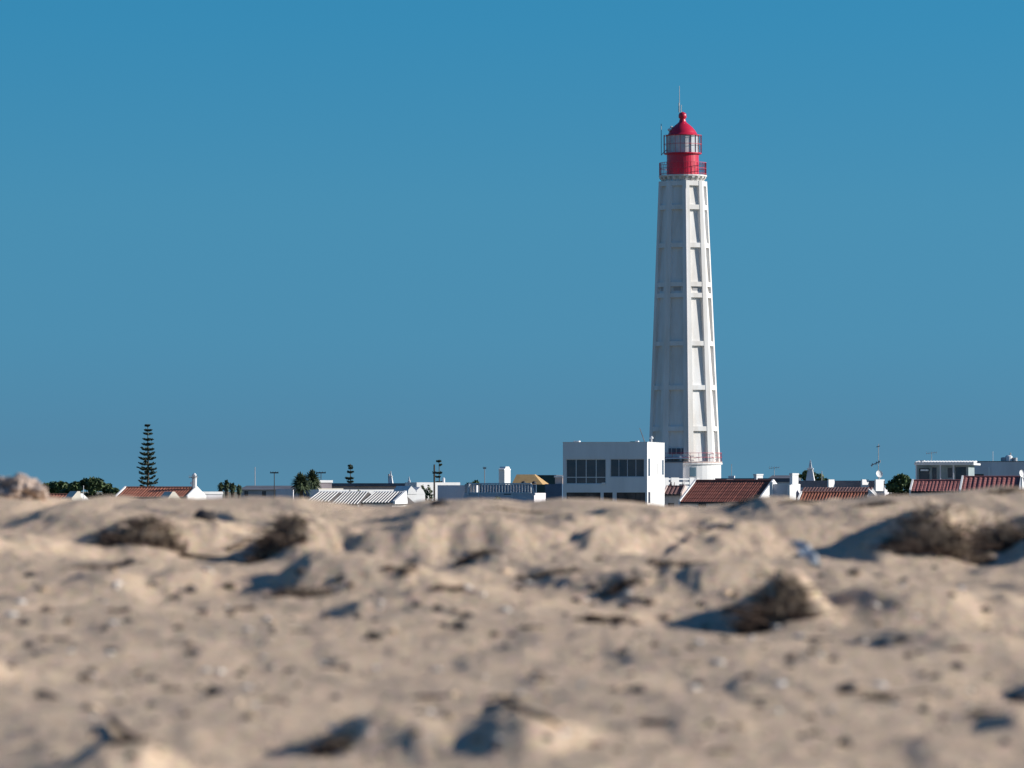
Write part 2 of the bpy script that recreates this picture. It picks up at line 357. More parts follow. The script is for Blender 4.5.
def gable_roof(h, m, ye, yr, x0=None, x1=None, run=3.2, y0=0.0, pitch=.26, verge='white', over=.25, gable='white', fill='gutter', amp=.06, seed=0, back=True):
    """pitched roof over the house h, ridge parallel to the front; ye and yr are photo heights of eave and ridge"""
    X0 = -h.w/2 if x0 is None else h.lx(x0); X1 = h.w/2 if x1 is None else h.lx(x1)
    ze, zr = h.lz(ye), h.lz(yr); s_ = (zr-ze)/run
    mb = MB(); tile_sheet(mb, (X0, y0-over, ze-over*s_), (X1, y0-over, ze-over*s_), (X0, y0+run, zr), (X1, y0+run, zr), pitch, amp, seed=seed)
    if back: tile_sheet(mb, (X1, y0+2*run+over, ze-over*s_), (X0, y0+2*run+over, ze-over*s_), (X1, y0+run, zr), (X0, y0+run, zr), pitch, amp, seed=seed+1)
    ro = mb.build('roof', m, h.root)
    b = MB(); e = .03                                   # the solid gable block under the tiles
    b.loft([[(x, y0-over*.8, ze-over*s_*.8-e-.10), (x, y0-over*.8, ze-over*s_*.8-e), (x, y0+run, zr-e), (x, y0+2*run+over*.8, ze-over*s_*.8-e), (x, y0+2*run+over*.8, ze-over*s_*.8-e-.10)] for x in (X0+.02, X1-.02)])
    b.build('roof_underside', fill, ro)
    c = MB().tube((X0, y0+run, zr+.03), (X1, y0+run, zr+.03), .11, n=8).build('ridge_cap', m, ro)
    for x, sg in ((X0, -1), (X1, 1)):
        gb = MB(); xa, xb = (x-.14, x-.012) if sg < 0 else (x+.012, x+.14)
        gb.loft([[(xx, y0-over, 0.0 if False else ze-over*s_-.35), (xx, y0-over, ze-over*s_+.15), (xx, y0+run, zr+.17), (xx, y0+2*run+over, ze-over*s_+.15), (xx, y0+2*run+over, ze-over*s_-.35)] for xx in (xa, xb)])
        gb.build('gable', gable, h.root)
    return ro

def chimney(parent, cx, cy, z0, z1, w=.5, m='white', style='block'):
    b = MB()
    if style == 'block':
        b.T = Matrix.Translation((cx, cy, 0)) @ Matrix.Rotation(R_(55), 4, 'Z'); v = w*1.25
        b.box(-v/2, v/2, -v*.2, v*.2, z0, z1-.14).box(-v*.54, v*.54, -v*.24, v*.24, z1-.14, z1); b.T = Matrix.Identity(4)
    elif style == 'obelisk':
        hh = z1-z0; q = lambda r, z: [(cx-r, cy-r, z), (cx+r, cy-r, z), (cx+r, cy+r, z), (cx-r, cy+r, z)]
        b.loft([q(w*.55, z0), q(w*.30, z0+hh*.55), q(w*.40, z0+hh*.56), q(w*.40, z0+hh*.60), q(w*.22, z0+hh*.61), q(w*.05, z1)])
    elif style == 'algarve':
        hh = z1-z0
        b.lathe([(w*.5, z0), (w*.5, z0+hh*.68), (w*.62, z0+hh*.70), (w*.62, z0+hh*.74), (w*.42, z0+hh*.76), (w*.42, z0+hh*.86), (w*.5, z0+hh*.88), (w*.2, z1-.02), (w*.05, z1)], 12, cx, cy)
    return b.build('chimney', m, parent)

def yagi(parent, cx, cy, z0, z1, boom=1.2, m='metal', dirx=1.0, name='antenna', n=5, r=.03):
    b = MB().tube((cx, cy, z0), (cx, cy, z1), r)
    b.tube((cx-boom*.5*dirx, cy, z1-.12), (cx+boom*.5*dirx, cy, z1-.02), r*.7)
    for i in range(n):
        x = cx + boom*dirx*(i/(n-1)-.5); b.tube((x, cy-.3, z1-.07), (x, cy+.3, z1-.07), r*.5, n=4)
        b.tube((x, cy, z1-.22), (x, cy, z1+.10), r*.5, n=4)
    return b.build(name, m, parent)

def dish(parent, cx, cy, cz, r=.35, m='white', aim=(.55, -.8, .3), name='satellite_dish', mast_z=None):
    mb = MB(); q = Vector(aim).normalized().to_track_quat('Z', 'Y').to_matrix().to_4x4()
    mb.T = Matrix.Translation((cx, cy, cz)) @ q
    mb.lathe([(.02, -r*.28), (r*.5, -r*.2), (r*.85, -r*.06), (r, .0), (r*.98, .03), (r*.84, -.03), (r*.5, -r*.17), (.02, -r*.25)], 20)
    mb.tube((0, -r*.9, 0), (0, -r*.1, r*.8), .02); mb.T = Matrix.Identity(4)
    if mast_z is not None: mb.tube((cx, cy+.12, mast_z), (cx, cy+.12, cz), .035)
    return mb.build(name, m, parent, smooth=False)

# ------------------------------------------------------------------ lighthouse
def lighthouse():
    D = 580.0; p = PX(D); cx = 684.6
    c = W(cx, 490, D)
    root = thing('lighthouse', 'tall white eight sided ribbed lighthouse with red lantern room on top', 'lighthouse', (c.x, D, 0))
    root.rotation_euler = (0, -.0045, 0)
    Z = lambda y: W(cx, y, D).z
    zt, zb = Z(180), Z(463)
    Rz = lambda z: 36.2*p + (24.3*p - 36.2*p)*(z - zb)/(zt - zb)
    TH = [R_(5.5 + 45*k) for k in range(8)]
    cor = lambda r, k, z: Vector((r*math.sin(TH[k % 8]), -r*math.cos(TH[k % 8]), z))
    octo = lambda r, z: [tuple(cor(r, k, z)) for k in range(8)]
    rings = [463, 429, 388, 344, 296, 285, 246, 208, 181]
    mb = MB()
    for i in range(len(rings)-1):
        z0, z1 = Z(rings[i]), Z(rings[i+1])
        if i == 0: z0 = 0.0
        mb.loft([octo(Rz(z0)-.25, z0+.02*i), octo(Rz(z1)-.43, z1-.01)])
    mb.build('shaft', 'tower', root)
    for k in range(8):
        rr = []
        for z in (0.0, zb, Z(181.6)):
            R = Rz(z); pw = R*.155; C = cor(R, k, z)
            a = C + (cor(R, k-1, z)-C).normalized()*pw; b = C + (cor(R, k+1, z)-C).normalized()*pw
            s = (R-1.25)/R
            rr.append([tuple(a), tuple(C), tuple(b), (b.x*s, b.y*s, z), (C.x*s, C.y*s, z), (a.x*s, a.y*s, z)])
        MB().loft(rr).build('pilaster', 'tower', root)
    for y in rings[1:-1] + [184.2]:
        z = Z(y); h = .27 if y != 184.2 else .28
        b = MB(); ro, ri = -.035, -1.2
        b.loft([octo(Rz(z-h)+ro, z-h), octo(Rz(z+h)+ro, z+h), octo(Rz(z+h)+ri, z+h), octo(Rz(z-h)+ri, z-h), octo(Rz(z-h)+ro, z-h)], cap=False)
        b.build('ring_beam', 'tower', root)
    # small windows between the double beam
    for k in range(8):
        z0, z1 = Z(294.2), Z(287.2); z = (z0+z1)/2; R = Rz(z)-.44
        A, B = cor(R, k, z), cor(R, k+1, z); mid = (A+B)/2; e = (B-A).normalized(); n_ = Vector((mid.x, mid.y, 0)).normalized()
        w = .42; v = []
        for dz in (z0, z1):
            for sx, dn in ((-w, .02), (w, .02), (w, .12), (-w, .12)):
                q = mid + e*sx + n_*dn; v.append((q.x, q.y, dz))
        MB().loft([v[:4], v[4:]]).build('window', 'grey', root)
    # dark window row over the door balcony on the shaded face
    z0, z1 = Z(454), Z(448.5); A, B = cor(Rz(z0)-.30, 7, z0), cor(Rz(z0)-.30, 8, z0)
    e = (B-A).normalized(); n_ = Vector(((A+B).x, (A+B).y, 0)).normalized(); mid = (A+B)/2
    for i in range(4):
        v = []
        for zz in (z0, z1):
            for sx, dn in ((-.2, -.1), (.2, -.1), (.2, .07), (-.2, .07)):
                q = mid + e*(sx + (i-1.5)*.56) + n_*dn; v.append((q.x, q.y, zz))
        wn = MB().loft([v[:4], v[4:]]).build('window', 'slate', root)
    # cornice with corbels and gallery slab
    zg = Z(176)
    MB().lathe([(2.35, Z(182.5)), (2.35, zg-.16), (2.72, zg-.16), (2.80, zg-.10), (2.80, zg+.05), (2.4, zg+.05)], 32).build('gallery_slab', 'tower', root)
    for j in range(22):
        cb = MB(); a = 2*math.pi*j/22; cb.T = Matrix.Rotation(a, 4, 'Z')
        cb.loft([[(2.3, -.15, zg-.17), (2.74, -.15, zg-.17), (2.72, -.15, zg-.3), (2.42, -.15, Z(181.4)), (2.3, -.15, Z(181.4))], [(2.3, .15, zg-.17), (2.74, .15, zg-.17), (2.72, .15, zg-.3), (2.42, .15, Z(181.4)), (2.3, .15, Z(181.4))]]).build('corbel', 'tower_stain', root)
    def railing(R, z, h, n, name, lines=(1, .55, .12), r=.036):
        b = MB()
        for j in range(n):
            a = 2*math.pi*j/n; b.tube((R*math.cos(a), R*math.sin(a), z), (R*math.cos(a), R*math.sin(a), z+h), r, n=4)
        for f in lines:
            for j in range(36):
                a0, a1 = 2*math.pi*j/36, 2*math.pi*(j+1)/36
                b.tube((R*math.cos(a0), R*math.sin(a0), z+h*f), (R*math.cos(a1), R*math.sin(a1), z+h*f), r, n=4)
        return b.build(name, 'rail', root)
    railing(2.72, zg+.05, (176-163.5)*p, 40, 'railing')
    # red watch room
    MB().lathe([(1.86, zg+.05), (1.86, Z(155)), (2.02, Z(154.6)), (2.20, Z(154.2)), (2.20, Z(153.2)), (1.8, Z(153.2))], 36).build('watch_room', 'red', root, smooth=False)
    # lantern room with panes and bars
    za, zc = Z(153.2), Z(135.6)
    lant = MB().lathe([(1.84, za), (1.84, zc)], 16, a0=.12).build('lantern_room', 'lens', root)
    gb = MB()
    for j in range(16):
        a = .12 + 2*math.pi*j/16; gb.tube((1.87*math.cos(a), 1.87*math.sin(a), za), (1.87*math.cos(a), 1.87*math.sin(a), zc), .05, n=4)
    gb.build('glazing_bars', 'tower', lant)
    railing(2.2, za, (153.2-135.5)*p, 22, 'lantern_railing', lines=(1, .5), r=.032)
    # dome
    hp = lambda hw, y: (hw*p, Z(y))
    MB().lathe([hp(16.6, 136), hp(16.8, 135.2), hp(14.6, 134.5), hp(13.9, 132.6), hp(12.2, 130), hp(10.1, 127.6), hp(7.5, 125.2), hp(5, 123.3), hp(3.6, 122), hp(3.4, 121), hp(2.9, 119.5), hp(3.0, 118.4), hp(4.0, 117.6), hp(4.0, 115), hp(3.2, 113.2), hp(1.4, 112.2), hp(.2, 111.8)], 32).build('dome', 'red', root, smooth=True)
    b = MB().tube((-.35, 0, Z(112.5)), (-.35, 0, Z(86)), .045, .03).tube((-.42, -.3, Z(112.5)), (-.42, -.3, Z(103)), .05).tube((-.15, -.3, Z(112.5)), (-.15, -.3, Z(105)), .04)
    b.build('lightning_rod', 'metal', root)
    x = -21.5*p
    MB().tube((x, -.4, Z(155.5)), (x, -.4, Z(124)), .04).tube((x, -.4, Z(155)), (-1.9, -.4, Z(150)), .05).build('mast', 'metal', root)
    mb = MB(); mb.lathe([(.02, Z(131.5)), (.17, Z(131)), (.2, Z(129.5)), (.02, Z(128.4))], 10, -13.5*p, -.5).lathe([(.02, Z(128.6)), (.2, Z(128)), (.16, Z(126.6)), (.02, Z(126.2))], 10, -11.2*p, -.5)
    mb.tube((-13.5*p, -.5, Z(136)), (-13.5*p, -.5, Z(130)), .05).tube((-11.2*p, -.5, Z(134)), (-11.2*p, -.5, Z(127)), .05)
    mb.build('weather_instruments', 'white', root)
    # cable down the front edge
    pts = [cor(Rz(z)+.06, 0, z) + Vector((-.05, 0, 0)) for z in (Z(463), Z(440), Z(425), Z(405), Z(300), Z(190))]
    MB().path(pts, .05, .05, 5).build('cable', 'pale', root)
    # round base drum with deck, door and rails; square block to its left
    zd = Z(463.2)
    MB().lathe([(4.25, 0), (4.25, zd-.18), (4.42, zd-.17), (4.42, zd), (3.2, zd)], 40).build('base_drum', 'white', root)
    x0, x1 = 1.0-(684.5-688)*p*0, 0
    def on_drum(xa, xb, ya, yb, name, m, rad=4.29):
        b = MB(); aa, ab = math.asin((xa-cx)*p/rad), math.asin((xb-cx)*p/rad); n = 5
        ring = [(rad*math.sin(aa+(ab-aa)*i/n), -rad*math.cos(aa+(ab-aa)*i/n)) for i in range(n+1)] + [((rad-.3)*math.sin(aa+(ab-aa)*i/n), -(rad-.3)*math.cos(aa+(ab-aa)*i/n)) for i in range(n, -1, -1)]
        b.loft([[(x, y, z) for x, y in ring] for z in (Z(yb), Z(ya))]); return b.build(name, m, root)
    on_drum(688.5, 695, 467.5, 476.5, 'door', 'door')
    MB().lathe([(4.40, zd+.001), (4.40, zd+.16), (4.3, zd+.16), (4.3, zd+.001)], 40).build('deck_edge', 'pink', root)
    railing(4.33, zd+.16, 1.0, 26, 'deck_railing', lines=(1, .5), r=.03)
    bx = MB(); xa, xb = (664-cx)*p, (681.5-cx)*p
    bx.box(xa, xb, -5.6, -3.2, 0, Z(462.5)).build('porch', 'pale', root)
    MB().box(xa-.1, xb+.06, -5.7, -3.1, Z(462.5), Z(461)).build('porch_roof', 'slate', root)
    MB().box((664.5-cx)*p, (687-cx)*p, -4.9, -3.3, Z(459.2), Z(457.8)).build('balcony', 'pale', root)
    MB().box((678.5-cx)*p, (680.5-cx)*p, -4.6, -4.35, Z(462), Z(456)).build('gate_post', 'white', root)
lighthouse()

# ------------------------------------------------------------------ village, near the tower
h = House('white_villa', 'two storey flat roofed white building with wide dark windows in front of the lighthouse', 'building', 563, 647, 420, 9.0, 11)
# the front is the shaded side, the lit side follows from the depth
o, rr = h.wall(442.4, 'white', [(566, 606, 459, 484), (610.2, 644, 459, 477)])
g1 = [(566.5, 600.5, 492.5, 507), (603.5, 612.5, 492.5, 507), (616.5, 645, 492.5, 507)]
bpy.data.objects.remove(o, do_unlink=True)
o, rr = h.wall(442.4, 'white', [(566, 606, 459, 484), (610.2, 644, 459, 477)] + g1)
h.windows(rr[:1], 'white', 'glass', 4, (.27,), t=.06); h.windows(rr[1:2], 'pale', 'glass', 4, (), t=.05)
h.windows(rr[2:], 'dark', 'curtain', 3, (), t=.05)
def side_slot(h, y0f, y1f, ya, yb, m='dark', name='side_window'):
    x = h.w/2; return MB().box(x-.1, x+.004, y0f, y1f, h.lz(yb), h.lz(ya)).build(name, m, h.root)
for y0f, y1f, ya, yb, m in ((.5, 1.5, 458.5, 476, 'glass'), (3.6, 4.1, 463, 475, 'pale'), (5.2, 5.8, 463, 474.5, 'grey'), (7.7, 8.6, 459.5, 474.5, 'glass'), (.5, 1.6, 492, 503, 'glass')):
    side_slot(h, y0f, y1f, ya, yb, m)
h.box('parapet_coping', 'white', 562.7, 647.3, 441.9, 442.4, -.03, h.dep+.03)
h.box('roof_vent', 'white', 571, 576.5, 440.6, 441.9, 1.2, 2.0); h.box('roof_vent', 'white', 631, 634, 440.6, 441.9, 2, 2.6)
h.box('roof_hatch', 'teal', 624, 629, 441.1, 441.9, 3, 4)
h.box('window_ledge', 'white', 602, 605.5, 482.6, 484.4, -.12, .05)
MB().path([(h.lx(643), .8, h.lz(442)), (h.lx(640.5), .8, h.lz(435)), (h.lx(638), .8, h.lz(428))], .055, .03, 5).build('leaning_aerial', 'metal', h.root)
MB().lathe([(.07, h.lz(442)), (.06, h.lz(438.5)), (.17, h.lz(438.2)), (.17, h.lz(437.0)), (.05, h.lz(435.6))], 10, h.w/2-.4, 4.6).build('roof_flue', 'white', h.root)

h = House('red_roofed_house', 'low house with a broad dark red tiled roof and white gables below the lighthouse', 'house', 682, 757, 400, 7.0, 23)
o, rr = h.wall(500.5, 'white', [(698.5, 706.5, 502, 510), (720.5, 728, 502, 510), (740, 744, 502, 516)])
h.windows(rr, 'dark', 'glass', 2)
gable_roof(h, 'tile', 500.5, 481.2, run=3.35, pitch=.2, over=.3, seed=3, amp=.035)
for x in (-h.w/2, h.w/2):
    mb = MB(); xa, xb = (x+.001, x+.1) if x < 0 else (x-.1, x-.001)
    mb.loft([[(xx, .02, h.lz(500.6)), (xx, 3.35, h.lz(482.5)), (xx, 6.68, h.lz(500.6))] for xx in (xa, xb)]).build('gable_wall', 'white', h.root)
chimney(h.root, h.lx(712), 3.9, h.lz(482.5), h.lz(478.8), .5, 'slate')
MB().box(h.w/2+.14, h.w/2+.16, 4.3, 4.6, h.lz(496), h.lz(489)).build('gable_vent', 'gutter', h.root)

h = House('terrace_building', 'white terrace with pierced parapet below the lighthouse base', 'building', 664, 700, 520, 3, -34)
h.wall(487, 'white')
b = MB()
for x0, x1 in ((664, 668.5), (671, 679), (690, 694), (697, 700)): b.box(h.lx(x0), h.lx(x1), 0, .3, h.lz(487)+.002, h.lz(477.6))
b.box(h.lx(664), h.lx(700), .03, .27, h.lz(484.2), h.lz(482.0)).box(h.lx(664), h.lx(700), .03, .27, h.lz(479.8), h.lz(478.4)).box(h.lx(664), h.lx(700), .03, .27, h.lz(487)+.003, h.lz(486))
b.build('parapet', 'white', h.root)

h = House('tiled_cottage', 'small grey cottage under dark old tiles beside the tall white villa', 'house', 664.5, 680.5, 430, 5, 9)
o, rr = h.wall(493.6, 'grey', [(668, 674, 503, 510)]); h.windows(rr, 'dark')
gable_roof(h, 'tile3', 494, 487, run=2.4, pitch=.3, gable='pink', over=.2, seed=5)
mb = MB(); rnd = random.Random(4)
for i in range(10):
    x, z = h.lx(rnd.uniform(665, 680)), h.lz(rnd.uniform(486, 488)); mb.tube((x, 2.6, z-.4), (x+rnd.uniform(-.2,.2), 2.6, z+rnd.uniform(.1,.5)), .09, .02)
mb.build('ridge_cap', 'tile3', h.root)

h = House('dark_roofed_hall', 'long low building with dark slate roof right of the lighthouse base', 'building', 716, 792, 500, 8, 9)
h.wall(482, 'pale'); h.box('flat_roof', 'slate', 715.5, 792.5, 478.2, 482, -.15, 8.1)
b = MB(); b.loft([[(x, -.1, h.lz(478.4)), (x, 4, h.lz(475.2)), (x, 8, h.lz(478.4))] for x in (h.lx(768), h.lx(792))]).build('roof', 'slate', h.root)
chimney(h.root, h.lx(758), .2, h.lz(482), h.lz(474), .78); h.box('roof_vent', 'white', 728, 734, 475.8, 478.1, .4, 1)
yagi(h.root, h.lx(771), 3, h.lz(477), h.lz(467), 1.0, r=.03)
MB().tube((h.lx(729.5), 2, h.lz(478)), (h.lx(729.5), 2, h.lz(464)), .03).build('aerial', 'metal', h.root)

h = House('blue_shaded_house', 'pale low house with a tall white chimney pier at its corner', 'house', 771, 791, 380, 6, 10)
h.wall(484.8, 'pale'); h.box('parapet_coping', 'white', 770.7, 791, 484, 484.8, -.04, 6)
mb = MB(); mb.T = Matrix.Translation((h.lx(792.2), -.3, 0)) @ Matrix.Rotation(R_(55), 4, 'Z'); mb.box(-.36, .36, -.1, .12, h.lz(500), h.lz(485)).build('corner_pier', 'white', h.root)
chimney(h.root, h.lx(793), .6, h.lz(486), h.lz(473.2), .55)
h.box('corner_post', 'white', 770, 773, 482, None, -.25, .2)

h = House('parapet_building', 'long flat roofed building whose parapet carries square white piers and a satellite dish', 'building', 794, 884, 470, 8, 9)
h.wall(487.5, 'pale'); h.box('parapet', 'mauve', 794, 884, 480.6, 487.5, .02, .3)
for x0, x1, y0, y1 in ((828.3, 835, 479.5, 487.4), (861.5, 868.5, 479.5, 487.4), (874.8, 884, 479.5, 491)):
    mb = MB(); v = (h.lx(x1)-h.lx(x0))/.70/2; mb.T = Matrix.Translation((h.lx((x0+x1)/2), -.35, 0)) @ Matrix.Rotation(R_(54), 4, 'Z')
    mb.box(-v, v, -.08, .10, h.lz(y1), h.lz(y0)).build('parapet_pier', 'white', h.root)
h.box('roof_lantern', 'pink', 840, 861, 481.5, 487.6, .6, 2.0)
chimney(h.root, h.lx(809.2), 1.4, h.lz(480.8), h.lz(460), .74, 'white', 'obelisk')
dish(h.root, h.lx(878.8), .1, h.lz(474), .36, mast_z=h.lz(479.6))
b = MB().tube((h.lx(877.5), .6, h.lz(480)), (h.lx(877.5), .6, h.lz(444)), .035)
b.tube((h.lx(870), .6, h.lz(465.5)), (h.lx(879), .6, h.lz(461.5)), .05).tube((h.lx(871), .6, h.lz(467)), (h.lx(871.5), .6, h.lz(463)), .04).tube((h.lx(875), .6, h.lz(465)), (h.lx(875.5), .6, h.lz(461.5)), .04).tube((h.lx(879), .6, h.lz(463)), (h.lx(879.3), .6, h.lz(460)), .04)
b.tube((h.lx(875.5), .6, h.lz(447)), (h.lx(879), .6, h.lz(446)), .045)
b.build('antenna', 'metal', h.root)
MB().tube((h.lx(819), 3, h.lz(481)), (h.lx(819), 3, h.lz(471)), .035).build('aerial', 'metal', h.root)

h = House('orange_roofed_house', 'low house with orange clay tile eaves beneath a duller upper roof', 'house', 800, 866, 380, 6, 12)
h.wall(500, 'white')
gable_roof(h, 'tile2', 500, 493.2, run=1.5, y0=-.1, pitch=.23, over=.3, seed=8, back=False, amp=.08)
mb = MB(); tile_sheet(mb, (h.lx(797), 1.2, h.lz(494.4)), (h.lx(866), 1.2, h.lz(494.4)), (h.lx(797), 3.6, h.lz(487.6)), (h.lx(866), 3.6, h.lz(487.6)), .23, .05, seed=9)
mb.build('upper_roof', 'tile3', h.root)
MB().loft([[(x, 1.25, 0), (x, 1.25, h.lz(494.6)-.03), (x, 3.6, h.lz(487.8)-.03), (x, 5.9, h.lz(494)), (x, 5.9, 0)] for x in (h.lx(797.2), h.lx(865.8))]).build('upper_wall', 'grey', h.root)
mb = MB(); mb.loft([[(h.lx(868), y, h.lz(497)), (h.lx(875.5), y, h.lz(496)), (h.lx(868.2), y, h.lz(488.6))] for y in (-.2, .2)]).build('gable_wing', 'white', h.root)

h = House('porch_house', 'pale house with a ribbed white canopy and columned upper porch', 'house', 916, 968, 480, 7, 10)
o, rr = h.wall(463, 'shaded_pale', [(919, 930, 468, 482), (932, 937, 467, 482), (947.5, 952.5, 467.5, 478), (955, 966, 466.5, 481)]); h.windows(rr, 'metal', 'glass', 1)
for x in (917.2, 941, 953.8): h.box('porch_column', 'pale', x-.5, x+.5, 463.2, 482, -.75, -.6)
cb = MB(); cb.box(h.lx(915.5), h.lx(974), -.9, 7.1, h.lz(465), h.lz(463.2))
for i in range(20): cb.tube((h.lx(917+i*2.95), -.95, h.lz(462.8)), (h.lx(917+i*2.95), 3.0, h.lz(461.6)), .12, n=6)
cb.build('canopy', 'white', h.root)
h.box('awning_box', 'white', 921.5, 929, 469.4, 471, -.7, .0); h.box('roof_vent', 'white', 920, 924, 460.2, 462.6, .3, .9)
yagi(h.root, h.lx(929), 3, h.lz(462), h.lz(452), 1.0)
MB().box(h.lx(916.5), h.lx(968), -.95, -.8, h.lz(483.5), h.lz(481.6)).build('porch_rail', 'pale', h.root)

h = House('grey_block_house', 'plain mauve grey flat roofed block with roof tank', 'house', 968, 1090, 500, 9, 10)
o, rr = h.wall(461.6, 'pale', [(970, 984.5, 474, 479.5)]); h.windows(rr, 'dark', 'glass', 1)
h.box('corner_column', 'white', 966.3, 969, 467.8, None, -.4, -.05); h.box('wall_pipe', 'white', 988.8, 990.4, 467, None, -.12, -.002)
h.box('roof_coping', 'slate', 967.5, 1090, 461.0, 461.6, -.05, 9)
MB().lathe([(.36, h.lz(461)), (.36, h.lz(456)), (.2, h.lz(455))], 14, h.lx(1007), 3).build('water_tank', 'white', h.root)
MB().lathe([(.3, h.lz(461)), (.3, h.lz(457.5)), (.1, h.lz(457))], 12, h.lx(1002), 3).build('roof_fan', 'grey', h.root)
MB().lathe([(.25, h.lz(461)), (.25, h.lz(457.5))], 12, h.lx(1013), 3).build('roof_fan', 'grey', h.root)
MB().tube((h.lx(1008.5), 3.2, h.lz(461)), (h.lx(1008.5), 3.2, h.lz(452.5)), .07).build('vent_pipe', 'metal', h.root)
MB().tube((h.lx(990.5), 4, h.lz(461)), (h.lx(990.5), 4, h.lz(451)), .025).build('aerial', 'white', h.root)

h = House('red_tiled_cottage', 'low cottage with faded red tile roof in front of the columned porch', 'house', 911.5, 962, 380, 6, 9)
h.wall(491.5, 'white'); gable_roof(h, 'tile_red', 490.8, 481.2, run=2.6, pitch=.27, seed=11, over=.2, amp=.045)
h = House('red_tiled_cottage', 'low cottage with strongly ribbed red tile roof below the mauve grey block', 'house', 961.5, 1018, 360, 6, 9)
h.wall(491, 'white'); gable_roof(h, 'tile_red', 490.6, 477.6, run=2.8, pitch=.33, seed=13, over=.2, amp=.065)

r = thing('dish_post', 'white satellite dish on a low post above the sand crest', 'satellite dish', (*W(1022, 490, 300).xy, 0))
zz = W(1022, 474, 300).z; p3 = PX(300)
dish(r, 0, 0, zz, .26, name='reflector', aim=(.7, -.7, .25)); MB().tube((0, .1, 0), (0, .1, zz), .05).build('post', 'white', r)

# ------------------------------------------------------------------ village, left half
h = House('brown_roofed_house', 'low house with a brown tiled roof at the foot of the dark trees', 'house', 30, 74, 420, 6, 10)
h.wall(500.5, 'white'); gable_roof(h, 'tile2', 501, 495.2, run=2.2, pitch=.26, seed=15)
h = House('white_gable_cottage', 'small pale cottage gable peeping over the sand below the hedge trees', 'house', 72, 82, 330, 1.4, -34)
h.wall(497.5, 'cream'); MB().loft([[(h.lx(72.5), y, h.lz(497.5)), (h.lx(81), y, h.lz(497.5)), (h.lx(80), y, h.lz(491.2)), (h.lx(77.5), y, h.lz(491.2))] for y in (.002, 1)]).build('gable', 'cream', h.root)
h = House('long_tiled_house', 'long orange red tiled house with a tall white chimney beneath the big pine', 'house', 116.5, 187, 430, 7, 10)
h.wall(496.5, 'white'); gable_roof(h, 'tile2', 496.8, 488, run=3.2, pitch=.25, seed=17, amp=.07)
chimney(h.root, h.lx(187.6), 2.6, h.lz(488), h.lz(473), .42, 'white', 'algarve')
yagi(h.root, h.lx(187.5), 2.2, h.lz(488), h.lz(476), .7)
h = House('gabled_shed', 'pale little shed gable in front of the long orange tiled house', 'shed', 168, 180, 320, 1.4, -34)
h.wall(498, 'cream'); MB().loft([[(h.lx(167.6), y, h.lz(498.5)), (h.lx(180), y, h.lz(498.5)), (h.lx(174.6), y, h.lz(491.6)), (h.lx(172.4), y, h.lz(491.6))] for y in (-.03, 1)]).build('gable', 'cream', h.root)
h = House('low_white_house', 'flat roofed house with bright white parapet right of the tall chimney', 'house', 195, 222, 440, 2, -34)
h.wall(494.3, 'pale'); h.box('parapet', 'white', 194.8, 222.2, 491.6, 494.3, -.08, 2)
MB().lathe([(.07, h.lz(492)), (.06, h.lz(484.5)), (.2, h.lz(484)), (.2, h.lz(482.5)), (.03, h.lz(481.5))], 8, h.lx(198.6), 1).build('roof_flue', 'white', h.root)
MB().tube((h.lx(208), 2, h.lz(492)), (h.lx(208), 2, h.lz(480)), .03).build('aerial', 'metal', h.root)
h = House('slate_roofed_row', 'long bluish grey roofed row between the two palm groups', 'building', 238, 302, 520, 8, 10)
o, rr = h.wall(489.5, 'grey', [(244, 248, 491, 496), (262, 266, 491, 496), (281, 285, 491, 496)]); h.windows(rr, 'dark')
b = MB().loft([[(x, -.25, h.lz(489.6)), (x, 4, h.lz(485.6)), (x, 8.2, h.lz(489.6))] for x in (h.lx(237.6), h.lx(302.4))]).build('roof', 'slate', h.root)
h.box('garden_wall', 'pale', 283, 300, 489, None, -3.2, -2.9); 
h = House('stepped_white_house', 'white house of two stepped flat roofs beside the palms', 'house', 318, 343, 470, 3.5, -34)
h.wall(482.6, 'mauve', y=1.5, x1=340, dep=2); h.box('parapet', 'white', 317.5, 340.5, 480.2, 482.6, 1.4, 3.6); h.wall(488.4, 'cream', dep=1.48, name='lower_wall')  # shade on the white upper wall is put into its darker render
h = House('long_flat_house', 'long building with dark roof and pinkish wall behind the whitewashed tile roofs', 'building', 326, 421, 500, 7, 10)
h.wall(486.4, 'pink'); h.box('flat_roof', 'slate', 325.5, 421.5, 483.2, 486.4, -.25, 7.1)
chimney(h.root, h.lx(388.4), 1.2, h.lz(483.4), h.lz(470.8), .42, 'white', 'obelisk'); h.box('chimney_stack', 'pink', 385.4, 386.8, 474, 483.3, 1.4, 1.7)
chimney(h.root, h.lx(408), .6, h.lz(487), h.lz(476.4), .34, 'white', 'obelisk')
h = House('white_walled_house', 'low house with white wall top just above the slatted white roofs', 'house', 320, 400, 450, 1.5, -34)
h.wall(489.6, 'white')
